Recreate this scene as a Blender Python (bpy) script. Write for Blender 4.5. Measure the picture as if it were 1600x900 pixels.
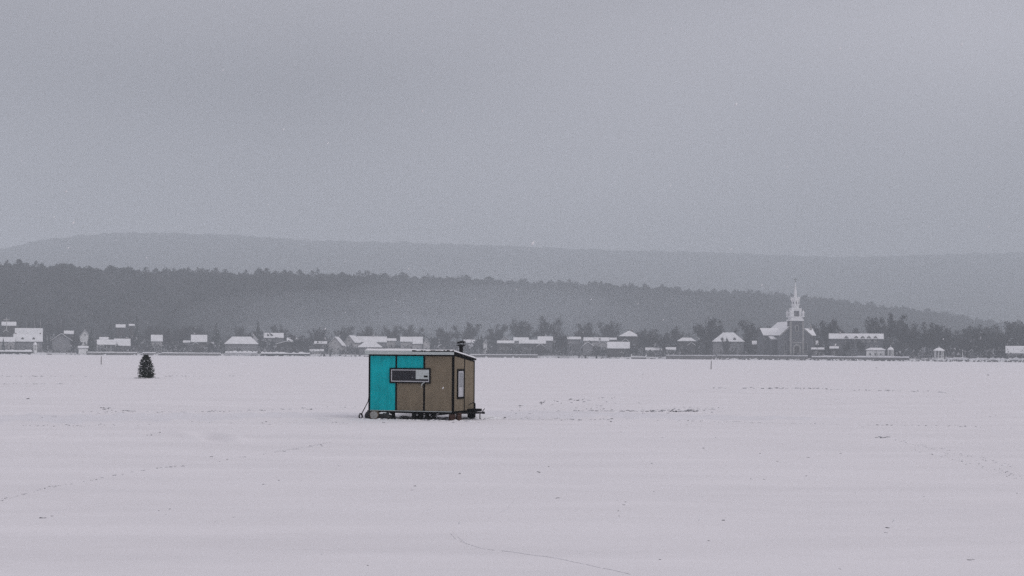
import bpy, math, random
import numpy as np
from mathutils import Vector

# ------------------------------------------------------------------ camera, sky, sun, exposure
R = math.radians
random.seed(7)
rng = np.random.default_rng(7)
scene = bpy.context.scene
for o in list(bpy.data.objects):
    bpy.data.objects.remove(o)
C = scene.collection

F = 2555.0            # focal length in photograph pixels (1600 wide)
EYE = 2.88            # eye height above the ice
ROLL = R(0.40)
cam_d = bpy.data.cameras.new('camera')
cam_d.sensor_width = 36.0
cam_d.lens = F / 1600 * 36
cam_d.shift_y = 102.6 / 1600
cam_d.clip_start = 0.5
cam_d.clip_end = 30000
cam = bpy.data.objects.new('camera', cam_d)
cam.location = (0, 0, EYE)
cam.rotation_euler = (R(90), -ROLL, 0)
C.objects.link(cam)
scene.camera = cam

SUN_EL, SUN_AZ = R(38), R(135)       # azimuth clockwise from the view direction
world = bpy.data.worlds.new('World')
scene.world = world
world.use_nodes = True
nt = world.node_tree
nt.nodes.clear()
def wn(t, **k):
    n = nt.nodes.new(t)
    for a, b in k.items():
        setattr(n, a, b)
    return n
out = wn('ShaderNodeOutputWorld')
bg = wn('ShaderNodeBackground'); bg.inputs['Strength'].default_value = 0.1
sky = wn('ShaderNodeTexSky', sky_type='NISHITA', sun_disc=False, sun_elevation=SUN_EL, sun_rotation=SUN_AZ)
tc = wn('ShaderNodeTexCoord')
sep = wn('ShaderNodeSeparateXYZ')
nt.links.new(tc.outputs['Generated'], sep.inputs[0])
ramp = wn('ShaderNodeValToRGB')      # overcast: brighter overhead than at the horizon
ramp.color_ramp.elements[0].position = 0.0
ramp.color_ramp.elements[0].color = (0.276, 0.271, 0.300, 1)
ramp.color_ramp.elements[1].position = 1.0
ramp.color_ramp.elements[1].color = (0.668, 0.632, 0.675, 1)
nt.links.new(sep.outputs['Z'], ramp.inputs[0])
mp = wn('ShaderNodeMapping'); mp.inputs['Scale'].default_value = (1.0, 1.0, 2.6)
mp.inputs['Location'].default_value = (8.22, 4.26, 12.78)
nt.links.new(tc.outputs['Generated'], mp.inputs[0])
nz = wn('ShaderNodeTexNoise'); nz.inputs['Scale'].default_value = 3.2; nz.inputs['Detail'].default_value = 1.2
nt.links.new(mp.outputs[0], nz.inputs['Vector'])
mr = wn('ShaderNodeMapRange'); mr.inputs[1].default_value = 0.25; mr.inputs[2].default_value = 0.75
mr.inputs[3].default_value = 6.6; mr.inputs[4].default_value = 13.4
nt.links.new(nz.outputs[0], mr.inputs[0])
side = wn('ShaderNodeMath', operation='MULTIPLY_ADD')     # the cloud is thinner on the sun's side, to the right
side.inputs[1].default_value = 0.30; side.inputs[2].default_value = 1.0
nt.links.new(sep.outputs['X'], side.inputs[0])
lum = wn('ShaderNodeMath', operation='MULTIPLY')
nt.links.new(mr.outputs[0], lum.inputs[0]); nt.links.new(side.outputs[0], lum.inputs[1])
vm = wn('ShaderNodeVectorMath', operation='SCALE')
nt.links.new(ramp.outputs[0], vm.inputs[0]); nt.links.new(lum.outputs[0], vm.inputs['Scale'])
mx = wn('ShaderNodeMixRGB'); mx.inputs[0].default_value = 0.95     # cloud cover over the clear sky
nt.links.new(sky.outputs[0], mx.inputs[1]); nt.links.new(vm.outputs[0], mx.inputs[2])
nt.links.new(mx.outputs[0], bg.inputs[0]); nt.links.new(bg.outputs[0], out.inputs[0])

sd = bpy.data.lights.new('sun', 'SUN'); sd.energy = 0.65; sd.angle = R(30); sd.color = (1.0, 0.97, 0.93)
so = bpy.data.objects.new('sun', sd)
sv = Vector((math.sin(SUN_AZ) * math.cos(SUN_EL), math.cos(SUN_AZ) * math.cos(SUN_EL), math.sin(SUN_EL)))
so.rotation_euler = sv.to_track_quat('Z', 'Y').to_euler()
so.location = sv * 300
C.objects.link(so)

vs = scene.view_settings
vs.view_transform = 'Standard'; vs.look = 'None'; vs.gamma = 1.0; vs.exposure = 0.0; vs.use_curve_mapping = False
scene.cycles.max_bounces = 8
scene.cycles.diffuse_bounces = 4
scene.cycles.volume_bounces = 3
scene.cycles.use_denoising = False
HAZE_DENSITY = 0.00029
HAZE_COLOR = (0.885, 0.95, 1.0)

# ------------------------------------------------------------------ photograph geometry -> place
cr, sr = math.cos(ROLL), math.sin(ROLL)
def zat(px, py, Y):                       # height seen at that pixel at distance Y
    return EYE + Y * ((px - 800) * sr + (552.6 - py) * cr) / F
def xat(px, py, Y):
    return Y * ((px - 800) * cr - (552.6 - py) * sr) / F
def ground(px, py):                       # point of the ice
    Y = EYE * F / -((px - 800) * sr + (552.6 - py) * cr)
    return xat(px, py, Y), Y
def horizon(px):
    return 552.6 + (px - 800) * sr / cr

# ------------------------------------------------------------------ helpers
def mat(name, col, rough=0.9, var=0.15, scale=3.0, bump=0.0, bscale=25.0, spec=0.2, metal=0.0, stretch=(1, 1, 1)):
    m = bpy.data.materials.new(name); m.use_nodes = True
    t = m.node_tree; b = t.nodes['Principled BSDF']
    b.inputs['Roughness'].default_value = rough
    b.inputs['Specular IOR Level'].default_value = spec
    b.inputs['Metallic'].default_value = metal
    c = t.nodes.new('ShaderNodeTexCoord'); g = t.nodes.new('ShaderNodeMapping'); g.inputs['Scale'].default_value = stretch
    t.links.new(c.outputs['Object'], g.inputs[0])
    n = t.nodes.new('ShaderNodeTexNoise'); n.inputs['Scale'].default_value = scale; n.inputs['Detail'].default_value = 6
    n.inputs['Roughness'].default_value = 0.65
    t.links.new(g.outputs[0], n.inputs['Vector'])
    r = t.nodes.new('ShaderNodeValToRGB')
    r.color_ramp.elements[0].position = 0.3; r.color_ramp.elements[1].position = 0.7
    r.color_ramp.elements[0].color = tuple(max(0, x * (1 - var)) for x in col) + (1,)
    r.color_ramp.elements[1].color = tuple(min(1, x * (1 + var)) for x in col) + (1,)
    t.links.new(n.outputs[0], r.inputs[0]); t.links.new(r.outputs[0], b.inputs['Base Color'])
    if bump:
        n2 = t.nodes.new('ShaderNodeTexNoise'); n2.inputs['Scale'].default_value = bscale; n2.inputs['Detail'].default_value = 4
        t.links.new(g.outputs[0], n2.inputs['Vector'])
        bp = t.nodes.new('ShaderNodeBump'); bp.inputs['Strength'].default_value = bump; bp.inputs['Distance'].default_value = 0.02
        t.links.new(n2.outputs[0], bp.inputs['Height']); t.links.new(bp.outputs[0], b.inputs['Normal'])
    return m

M = dict(
    lake=mat('lake_snow', (0.86, 0.84, 0.865), 0.85, 0.05, 0.35, 0.45, 6, 0.15, stretch=(0.25, 1, 1)),
    lane_shade=mat('shaded_lane_snow', (0.815, 0.805, 0.84), 0.8, 0.06, 0.5, 0.4, 8, 0.2, stretch=(0.3, 1, 1)),
    snow=mat('snow', (0.87, 0.87, 0.89), 0.85, 0.04, 2, 0.3, 12, 0.15),
    roofsnow=mat('roof_snow', (0.78, 0.78, 0.80), 0.85, 0.13, 0.35, 0.3, 2, 0.15),
    teal=mat('teal_paint', (0.002, 0.395, 0.435), 0.65, 0.20, 3.0, 0.2, 40, 0.10, stretch=(1, 1, 0.4)),
    beige=mat('taupe_board', (0.212, 0.174, 0.125), 0.8, 0.16, 3.2, 0.2, 60, 0.1, stretch=(1, 1, 0.4)),
    black=mat('black_paint', (0.004, 0.004, 0.005), 0.8, 0.3, 5, 0.1, 30, 0.08),
    iron=mat('black_iron', (0.008, 0.008, 0.009), 0.7, 0.4, 12, 0.2, 40, 0.15),
    rubber=mat('tyre_rubber', (0.007, 0.007, 0.007), 0.9, 0.3, 9, 0.2, 50, 0.08),
    rim=mat('grey_steel', (0.25, 0.25, 0.26), 0.45, 0.2, 8, 0, 1, 0.5, 0.4),
    whiteboard=mat('pale_board', (0.50, 0.54, 0.54), 0.7, 0.12, 4, 0.1, 30, 0.2, stretch=(0.4, 1, 1)),
    whiteframe=mat('window_white', (0.50, 0.50, 0.53), 0.5, 0.08, 4),
    glass=mat('dark_glass', (0.018, 0.019, 0.026), 0.25, 0.2, 2, 0, 1, 0.3),
    paleglass=mat('pale_glass', (0.27, 0.28, 0.30), 0.25, 0.15, 2, 0, 1, 0.4),
    barrel=mat('sawn_log_face', (0.30, 0.30, 0.29), 0.9, 0.2, 9, 0.3, 30),
    bark=mat('bark', (0.16, 0.115, 0.085), 0.95, 0.35, 9, 0.5, 25),
    redwood=mat('red_brown_block', (0.055, 0.030, 0.024), 0.9, 0.4, 10, 0.4, 30),
    tarp=mat('black_tarp', (0.014, 0.014, 0.016), 0.5, 0.4, 7, 0.4, 14, 0.4),
    wire=mat('dark_cable', (0.008, 0.008, 0.008), 0.6, 0.2, 8),
    needle=mat('fir_needles', (0.012, 0.019, 0.012), 0.9, 0.4, 4),
    spruce=mat('spruce_foliage', (0.022, 0.032, 0.028), 0.95, 0.35, 0.8),
    twig=mat('winter_twigs', (0.024, 0.025, 0.026), 0.95, 0.3, 0.6),
    twigpale=mat('snowy_twigs', (0.42, 0.42, 0.44), 0.95, 0.3, 0.6),
    trunk=mat('tree_trunk', (0.07, 0.06, 0.055), 0.95, 0.3, 3),
    birch=mat('birch_bark', (0.50, 0.49, 0.48), 0.9, 0.25, 3),
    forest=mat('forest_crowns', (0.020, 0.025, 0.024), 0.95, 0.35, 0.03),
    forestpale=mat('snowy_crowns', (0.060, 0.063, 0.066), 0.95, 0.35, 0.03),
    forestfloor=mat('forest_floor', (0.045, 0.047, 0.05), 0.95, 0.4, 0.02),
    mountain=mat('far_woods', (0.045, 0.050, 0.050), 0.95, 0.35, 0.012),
    land=mat('snowy_ground', (0.62, 0.62, 0.64), 0.9, 0.3, 0.06),
    chunk=mat('snow_clods', (0.50, 0.50, 0.53), 0.9, 0.35, 6, 0.3, 30),
    ice_and_shade=mat('dirty_ice_and_shade', (0.13, 0.13, 0.145), 0.8, 0.4, 8, 0.3, 30),
    flake=mat('snow_flake', (0.9, 0.9, 0.92), 0.9, 0.02, 3),
    stone=mat('grey_stone', (0.105, 0.108, 0.118), 0.95, 0.35, 0.35),
    stonepale=mat('dressed_stone', (0.27, 0.265, 0.26), 0.95, 0.2, 0.5),
    churchwhite=mat('white_steeple', (0.74, 0.74, 0.75), 0.6, 0.06, 0.8),
    wall_dark=mat('dark_siding', (0.06, 0.055, 0.055), 0.9, 0.25, 0.5),
    wall_grey=mat('grey_siding', (0.20, 0.20, 0.21), 0.9, 0.2, 0.5),
    wall_pale=mat('pale_siding', (0.42, 0.41, 0.41), 0.9, 0.15, 0.5),
    wall_white=mat('white_siding', (0.72, 0.72, 0.72), 0.8, 0.08, 0.6),
    wall_brick=mat('brown_brick', (0.13, 0.085, 0.07), 0.95, 0.25, 0.6),
    shingle=mat('dark_shingle', (0.05, 0.05, 0.055), 0.95, 0.3, 0.8),
    concrete=mat('concrete', (0.16, 0.155, 0.155), 0.95, 0.3, 0.5),
    rock=mat('shore_rock', (0.10, 0.095, 0.10), 0.95, 0.45, 0.7),
    cross=mat('weathered_copper', (0.10, 0.11, 0.10), 0.6, 0.2, 2),
    stake=mat('stake_wood', (0.10, 0.09, 0.085), 0.95, 0.3, 4),
)

class MB:
    def __init__(s): s.v = []; s.f = []
    def box(s, x0, x1, y0, y1, z0, z1):
        n = len(s.v)
        s.v += [(x0, y0, z0), (x1, y0, z0), (x1, y1, z0), (x0, y1, z0), (x0, y0, z1), (x1, y0, z1), (x1, y1, z1), (x0, y1, z1)]
        s.f += [tuple(n + i for i in q) for q in ((0, 3, 2, 1), (4, 5, 6, 7), (0, 1, 5, 4), (1, 2, 6, 5), (2, 3, 7, 6), (3, 0, 4, 7))]
        return s
    def prism(s, poly, a, b, axis='y'):
        # poly: 2D outline; axis y -> (x,z) extruded in y, axis x -> (y,z), axis z -> (x,y)
        n = len(s.v); k = len(poly)
        for e in (a, b):
            for (p, q) in poly:
                s.v.append({'y': (p, e, q), 'x': (e, p, q), 'z': (p, q, e)}[axis])
        s.f.append(tuple(range(n, n + k))); s.f.append(tuple(range(n + 2 * k - 1, n + k - 1, -1)))
        for i in range(k):
            j = (i + 1) % k
            s.f.append((n + i, n + k + i, n + k + j, n + j))
        return s
    def tube(s, pts, r, k=8, caps=True):
        n = len(s.v); m = len(pts)
        rs = r if isinstance(r, (list, tuple)) else [r] * m
        for i, p in enumerate(pts):
            p = Vector(p)
            d = (Vector(pts[min(i + 1, m - 1)]) - Vector(pts[max(i - 1, 0)])).normalized()
            a = d.orthogonal().normalized() if abs(d.z) > 0.9 else d.cross(Vector((0, 0, 1))).normalized()
            b = d.cross(a)
            for j in range(k):
                t = 2 * math.pi * j / k
                s.v.append(tuple(p + (a * math.cos(t) + b * math.sin(t)) * rs[i]))
        for i in range(m - 1):
            for j in range(k):
                s.f.append((n + i * k + j, n + i * k + (j + 1) % k, n + (i + 1) * k + (j + 1) % k, n + (i + 1) * k + j))
        if caps:
            s.f.append(tuple(range(n + k - 1, n - 1, -1))); s.f.append(tuple(range(n + (m - 1) * k, n + m * k)))
        return s
    def lathe(s, prof, c=(0, 0, 0), k=16, axis='z'):
        n = len(s.v); m = len(prof)
        for (r, h) in prof:
            for j in range(k):
                t = 2 * math.pi * (j + 0.5) / k
                a, b = r * math.cos(t), r * math.sin(t)
                p = {'z': (a, b, h), 'y': (a, h, b), 'x': (h, a, b)}[axis]
                s.v.append((c[0] + p[0], c[1] + p[1], c[2] + p[2]))
        for i in range(m - 1):
            for j in range(k):
                s.f.append((n + i * k + j, n + i * k + (j + 1) % k, n + (i + 1) * k + (j + 1) % k, n + (i + 1) * k + j))
        if prof[0][0] > 1e-4: s.f.append(tuple(range(n + k - 1, n - 1, -1)))
        if prof[-1][0] > 1e-4: s.f.append(tuple(range(n + (m - 1) * k, n + m * k)))
        return s
    def mesh(s, name, m):
        me = bpy.data.meshes.new(name); me.from_pydata(s.v, [], s.f); me.update()
        me.materials.append(M[m] if isinstance(m, str) else m)
        return me
    def build(s, name, m, parent=None, loc=None, smooth=False):
        me = s.mesh(name, m)
        if smooth: me.polygons.foreach_set('use_smooth', [True] * len(me.polygons))
        return link(name, me, parent, loc)

def link(name, me, parent=None, loc=None):
    o = bpy.data.objects.new(name, me); C.objects.link(o)
    if parent: o.parent = parent
    if loc: o.location = loc
    return o

def np_mesh(name, v, f, mats, midx=None, smooth=False):
    v = np.asarray(v, np.float32); f = np.asarray(f, np.int32)
    me = bpy.data.meshes.new(name)
    me.vertices.add(len(v)); me.vertices.foreach_set('co', v.ravel())
    k = f.shape[1]
    me.loops.add(f.size); me.loops.foreach_set('vertex_index', f.ravel())
    me.polygons.add(len(f))
    me.polygons.foreach_set('loop_start', np.arange(len(f), dtype=np.int32) * k)
    for m in mats: me.materials.append(M[m])
    if midx is not None: me.polygons.foreach_set('material_index', np.asarray(midx, np.int32))
    if smooth: me.polygons.foreach_set('use_smooth', np.ones(len(f), bool))
    me.update(calc_edges=True); me.validate()
    return me

def tag(o, label=None, cat=None, group=None, kind=None):
    if label: o['label'] = label
    if cat: o['category'] = cat
    if group: o['group'] = group
    if kind: o['kind'] = kind
    return o

def thing(name, label, cat, loc=(0, 0, 0), rz=0.0, group=None):
    o = bpy.data.objects.new(name, None); C.objects.link(o)
    o.location = loc; o.rotation_euler = (0, 0, rz); o.empty_display_size = 0.3
    return tag(o, label, cat, group)

# value noise on numpy arrays
_tab = rng.random((256, 256))
def vnoise(x, y):
    xi = np.floor(x).astype(int); yi = np.floor(y).astype(int)
    fx = x - xi; fy = y - yi
    fx = fx * fx * (3 - 2 * fx); fy = fy * fy * (3 - 2 * fy)
    a = _tab[xi & 255, yi & 255]; b = _tab[(xi + 1) & 255, yi & 255]
    c = _tab[xi & 255, (yi + 1) & 255]; d = _tab[(xi + 1) & 255, (yi + 1) & 255]
    return (a * (1 - fx) + b * fx) * (1 - fy) + (c * (1 - fx) + d * fx) * fy - 0.5

# ------------------------------------------------------------------ frozen lake
def lake_h(x, y):
    d = np.hypot(x, y)
    fade = np.clip((d - 5) / 10, 0, 1) * np.clip(1.4 - d / 900, 0.0, 1)
    h = 0.14 * vnoise(x / 14 + 3, y / 9 + 1) + 0.085 * vnoise(x / 5.0 + y / 40, y / 2.2 + 9)
    h += 0.018 * vnoise(x / 1.6 + y / 9, y / 0.7) + 0.010 * vnoise(x / 0.5, y / 0.33 + 5)
    h += 0.05 * vnoise(x / 60, y / 25) * 2
    # packed lane in front of and behind the hut, with low banks
    band = y - (88 + 0.05 * x)
    h -= 0.10 * np.exp(-(band / 6) ** 2) * np.clip(1.2 - np.abs(x + 12) / 60, 0, 1)
    h += 0.12 * np.exp(-((band - 8) / 2.2) ** 2) * (0.6 + vnoise(x / 3, y / 3))
    # two crossing machine tracks on the left foreground
    for (x0, y0, x1, y1) in ((-12.4, 57.5, -17.6, 50.0), (-10.9, 57, -9.4, 53.0)):
        dx, dy = x1 - x0, y1 - y0; L = math.hypot(dx, dy)
        t = np.clip(((x - x0) * dx + (y - y0) * dy) / L / L, 0, 1)
        e = np.hypot(x - x0 - t * dx, y - y0 - t * dy)
        h += -0.13 * np.exp(-(e / 0.35) ** 2) + 0.07 * np.exp(-((e - 0.65) / 0.3) ** 2)
    # clear a flat patch where the hut stands
    near = np.exp(-(((x + 4.3) / 4.0) ** 4 + ((y - 71.3) / 3.2) ** 4))
    return h * fade * (1 - near)

tin = np.linspace(-0.42, 0.42, 860)
tout = 0.42 * np.geomspace(1.03, 2200, 26)
tcol = np.concatenate([-tout[::-1], tin, tout])
inv = np.linspace(1 / 9.0, 1 / 420.0, 420)
yrow = np.concatenate([[-3000, -300], 1 / inv, [480, 560, 680, 850, 1050, 1400, 2200, 3500, 9900]])
Yg, Tg = np.meshgrid(yrow, tcol, indexing='ij')
Xg = np.clip(Tg * np.maximum(Yg, 9.0), -7000, 7000)
Zg = lake_h(Xg, Yg)
Zg[Yg > 700] = 0
nr, nc = Xg.shape
idx = np.arange(nr * nc).reshape(nr, nc)
quads = np.stack([idx[:-1, :-1], idx[:-1, 1:], idx[1:, 1:], idx[1:, :-1]], -1).reshape(-1, 4)
tag(link('frozen_lake', np_mesh('frozen_lake', np.stack([Xg, Yg, Zg], -1).reshape(-1, 3), quads, ['lake'], smooth=True)), kind='structure')
def lz(x, y):
    return float(lake_h(np.array([x]), np.array([y]))[0])

# ------------------------------------------------------------------ shore, hills
SH = ([-900, 0, 400, 750, 1000, 1250, 1600, 2500], [1050, 1085, 1140, 1165, 1085, 1010, 930, 860])
def shore(px): return np.interp(px, *SH)
def terr(q):   # height of the village ground at q metres behind the waterline
    return np.interp(q, [-8, 0, 4, 14, 60, 140, 260], [-0.8, 0.05, 1.1, 1.5, 2.6, 5.0, 6.0])
RIDGE = ([-900, 0, 100, 200, 300, 400, 500, 600, 700, 800, 900, 1000, 1100, 1200, 1300, 1400, 1480, 1530, 1600, 2500],
         [400, 405, 410, 415, 418, 420, 422, 425, 428, 433, 437, 443, 450, 455, 465, 477, 486, 496, 503, 506])
RD = ([-900, 0, 600, 1200, 1600, 2500], [1650, 1680, 2000, 2550, 2750, 2800])
FOOT = ([-900, 0, 600, 1000, 1600, 2500], [250, 260, 420, 760, 1150, 1200])
def hill_z(px, Y):
    d0 = shore(px) + np.interp(px, *FOOT); dr = np.interp(px, *RD)
    zr = EYE + dr * (horizon(px) - np.interp(px, *RIDGE)) / F - 13.0
    t = np.clip((Y - d0) / (dr - d0), 0, 1)
    up = 6.0 + (zr - 6.0) * (0.35 * t + 0.65 * t * t * (3 - 2 * t))
    back = np.clip((Y - dr) / 500, 0, 1)
    return up * (1 - back) + 0.0 * back

pxs = np.linspace(-900, 2500, 500)
qs = np.array([-8, -2, 0, 2, 4, 8, 14, 30, 60, 100, 140, 200, 260, 320, 500, 800, 1250])
P, Q = np.meshgrid(pxs, qs, indexing='ij')
Yv = shore(P) + Q; Xv = Yv * (P - 800) / F
wob = 3.0 * vnoise(P / 9, P * 0 + 2) + 2 * vnoise(P / 3.1, P * 0 + 7)
Yv = Yv + wob * np.clip(1 - np.abs(Q) / 40, 0, 1)
Zv = terr(Q) + 0.5 * vnoise(Xv / 6, Yv / 6) * np.clip(Q / 6, 0, 1)
def grid_faces(n, m):
    i = np.arange(n * m).reshape(n, m)
    return np.stack([i[:-1, :-1], i[1:, :-1], i[1:, 1:], i[:-1, 1:]], -1).reshape(-1, 4)
tag(link('village_ground', np_mesh('village_ground', np.stack([Xv, Yv, Zv], -1).reshape(-1, 3), grid_faces(*P.shape), ['land'], smooth=True)), kind='structure')

hs = np.linspace(0, 1.5, 50)
P, T = np.meshgrid(pxs, hs, indexing='ij')
Yv = shore(P) + np.interp(P, *FOOT) + T * (np.interp(P, *RD) - shore(P) - np.interp(P, *FOOT)); Xv = Yv * (P - 800) / F
Zv = hill_z(P, Yv) + 2 * vnoise(Xv / 25, Yv / 25) - 1.0
tag(link('wooded_hill', np_mesh('wooded_hill', np.stack([Xv, Yv, Zv], -1).reshape(-1, 3), grid_faces(*P.shape), ['forestfloor'], smooth=True)), kind='structure')

FAR = ([-900, -300, 0, 60, 130, 200, 300, 400, 500, 600, 700, 800, 900, 1000, 1100, 1200, 1300, 1400, 1500, 1600, 2500],
       [420, 402, 390, 378, 369, 365, 367, 371, 378, 380, 383, 387, 391, 394, 396, 400, 404, 402, 399, 396, 400])
pf = np.linspace(-900, 2500, 900); tf = np.concatenate([np.linspace(0, 1, 26), [1.03, 1.15, 1.4]])
P, T = np.meshgrid(pf, tf, indexing='ij')
FD = np.interp(P, [-900, 0, 600, 1100, 1600, 2500], [5700, 5900, 6600, 7300, 7600, 7600])
Yv = 3200 + np.minimum(T, 1.3) * (FD - 3200); Xv = Yv * (P - 800) / F
zt = EYE + FD * (horizon(P) - np.interp(P, *FAR)) / F
s = np.clip(T, 0, 1); s = 0.25 * s + 0.75 * s * s * (3 - 2 * s)
Zv = zt * s * np.where(T > 1.1, np.clip((1.4 - T) / 0.3, 0, 1), 1) + (10 * vnoise(Xv / 18, Yv / 30) + 8 * vnoise(Xv / 60 + 9, Yv / 80)) * np.clip(T * 2, 0, 1)
Zv = np.maximum(Zv, -0.5)
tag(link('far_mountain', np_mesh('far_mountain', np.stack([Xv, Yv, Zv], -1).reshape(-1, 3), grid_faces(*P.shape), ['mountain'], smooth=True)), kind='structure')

# ------------------------------------------------------------------ trees
def tri_cloud(c, size, stretch=None):
    n = len(c)
    a = rng.normal(size=(n, 3, 3)); a /= np.linalg.norm(a, axis=2, keepdims=True)
    a -= a.mean(axis=1, keepdims=True) * 0.7
    if stretch is not None: a = a * stretch
    return (c[:, None, :] + a * size[:, None, None]).reshape(-1, 3)

def ball(n):
    d = rng.normal(size=(n, 3)); d /= np.linalg.norm(d, axis=1, keepdims=True)
    return d * rng.random((n, 1)) ** (1 / 3)

# the hillside wood: nobody could count it
def wood(px, Y, h, w, ntri, rnd=False):
    n = len(px)
    X = Y * (px - 800) / F; Z = hill_z(px, Y) - 0.5
    d = ball(n * ntri).reshape(n, ntri, 3)
    tz = 0.62 + 0.40 * d[:, :, 2]
    prof = np.where(tz > 0.75, np.clip((1.03 - tz) / 0.28, 0.25, 1), 1.0)
    if rnd: prof = np.clip(prof, .7, 1)
    c = np.stack([X[:, None] + d[:, :, 0] * w[:, None] * 0.5 * prof, Y[:, None] + d[:, :, 1] * w[:, None] * 0.5 * prof, Z[:, None] + tz * h[:, None]], -1)
    return tri_cloud(c.reshape(-1, 3), np.repeat(w * (0.26 if ntri < 60 else 0.17), ntri) * rng.uniform(0.6, 1.3, n * ntri))
N = 17000
wp = rng.uniform(-160, 1760, N)
ysh = shore(wp) + np.interp(wp, *FOOT) - 20; yrd = np.interp(wp, *RD)
wy = np.sqrt(rng.random(N) * (yrd ** 2 - ysh ** 2) + ysh ** 2)
v1 = wood(wp, wy, rng.uniform(8, 15, N) * np.where(yrd - wy < 60, .62, 1.0), rng.uniform(5, 9, N), 34)
N2 = 420
wp2 = rng.uniform(-160, 1760, N2)
wy2 = np.interp(wp2, *RD) + rng.uniform(-30, 14, N2)
v2 = wood(wp2, wy2, rng.uniform(8.5, 14.5, N2) + 4 * vnoise(wp2 / 9, wp2 * 0), rng.uniform(6, 12, N2), 130, True)
vv = np.concatenate([v1, v2])
pale = (rng.random(N) < np.clip(.30 + 1.6 * vnoise(wp / 45, wy / 120), 0, .8)).astype(int)
tag(link('hillside_wood', np_mesh('hillside_wood', vv, np.arange(len(vv)).reshape(-1, 3), ['forest', 'forestpale'], np.concatenate([np.repeat(pale, 34), np.zeros(N2 * 130, int)]))),
    'dense dark wood covering the whole near hillside', 'wood', kind='stuff')

# undergrowth and saplings among the houses: one mass
N = 7000
bp_ = rng.uniform(-60, 1680, N); bq = 7 + 230 * rng.random(N) ** 1.5
bY = shore(bp_) + bq; bX = bY * (bp_ - 800) / F
bh = rng.uniform(1.2, 3.4, N) * (0.75 + 1.3 * (vnoise(bX / 30, bY / 40) + .5)) * np.where(bq < 40, .35 + .75 * np.clip(vnoise(bp_ / 7, bq * 0 + 3) * 3, 0, 1.5), 1.35 + 1.3 * np.clip(vnoise(bp_ / 11, bq / 60) * 2.5, -.3, 1))
d = ball(N * 26).reshape(N, 26, 3)
c = np.stack([bX[:, None] + d[:, :, 0] * bh[:, None] * .9, bY[:, None] + d[:, :, 1] * bh[:, None] * .9, terr(bq)[:, None] + (d[:, :, 2] * .6 + .5) * bh[:, None]], -1)
vv = tri_cloud(c.reshape(-1, 3), np.repeat(bh * .16, 26) * rng.uniform(.6, 1.5, N * 26), np.array([1, 1, 1.4]))
tag(link('shore_brushwood', np_mesh('shore_brushwood', vv, np.arange(len(vv)).reshape(-1, 3), ['twig', 'twigpale'], (rng.random(len(vv) // 3) < np.repeat(np.where(bq < 45, .22, .05), 26)).astype(int))),
    'low bare brushwood and saplings among the far houses', 'brushwood', kind='stuff')

# thin snow-dusted saplings in front of the houses, part of the same undergrowth
N = 330
bp_ = rng.uniform(-20, 1620, N); bq = rng.uniform(4, 26, N); bY = shore(bp_) + bq; bX = bY * (bp_ - 800) / F
bh = rng.uniform(3.0, 7.5, N); K = 60
d = ball(N * K).reshape(N, K, 3)
c = np.stack([bX[:, None] + d[:, :, 0] * bh[:, None] * .26, bY[:, None] + d[:, :, 1] * bh[:, None] * .26, terr(bq)[:, None] + (d[:, :, 2] * .5 + .5) * bh[:, None]], -1)
vv = tri_cloud(c.reshape(-1, 3), np.repeat(bh * .05, K) * rng.uniform(.5, 1.5, N * K), np.array([.7, .7, 1.6]))
tag(link('shore_saplings', np_mesh('shore_saplings', vv, np.arange(len(vv)).reshape(-1, 3), ['twig', 'twigpale'], (rng.random(N * K) < np.repeat(rng.choice([.05, .3, .8], N), K)).astype(int))),
    'thin snow-dusted saplings and bushes in front of the far houses', 'saplings', kind='stuff')

def trunk_mesh(name, kind, seed, m='trunk'):
    r = random.Random(seed); b = MB()
    top = 0.9 if kind == 'con' else 0.62
    b.tube([(0, 0, -0.06), (r.uniform(-.01, .01), 0, 0.3), (r.uniform(-.02, .02), r.uniform(-.02, .02), top)], [0.028, 0.02, 0.007], 6)
    if kind != 'con':
        for i in range(9):
            a = r.uniform(0, 6.28); z = r.uniform(0.24, 0.58); L = r.uniform(0.2, 0.42)
            p1 = (math.cos(a) * L * 0.5, math.sin(a) * L * 0.5, z + L * 0.45); p2 = (math.cos(a) * L * 0.85, math.sin(a) * L * 0.85, z + L * 1.0)
            b.tube([(0, 0, z), p1, p2], [0.011, 0.007, 0.003], 4, False)
    return b.mesh(name, m)

def dec_crown(name, seed):
    # unit tree: height 1, crown width 1; twig clumps strung along uneven limbs
    g = np.random.default_rng(seed)
    pts = []; tw = []
    for i in range(12):
        a = g.uniform(0, 6.283); z0 = g.uniform(.2, .5); out_ = g.uniform(.12, .48); z1 = g.uniform(.52, .97) - .25 * max(0, out_ - .3)
        for k in range(7):
            t = .35 + .65 * k / 6
            c = np.array([math.cos(a) * out_ * t ** .8, math.sin(a) * out_ * t ** .8, z0 + (z1 - z0) * t]) + g.normal(size=3) * .025
            n = 42; pts.append(c + ball(n) * g.uniform(.065, .135) * np.array([1, 1, .9]))
            for q in range(7):
                d = np.array([math.cos(a), math.sin(a), .9]) + g.normal(size=3) * .7; d /= np.linalg.norm(d)
                e = c + d * g.uniform(.07, .15); w = g.normal(size=3) * .006
                tw.append([c - w, c + w, e])
    pts = np.concatenate(pts); n = len(pts)
    v = np.concatenate([tri_cloud(pts, g.uniform(0.014, 0.038, n)), np.array(tw).reshape(-1, 3)])
    v[:, 2] = np.minimum(v[:, 2], 1.04)
    f = np.arange(len(v)).reshape(-1, 3)
    mi = (g.random(len(f)) < 0.03).astype(int)
    return np_mesh(name, v, f, ['twig', 'twigpale'], mi)

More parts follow.
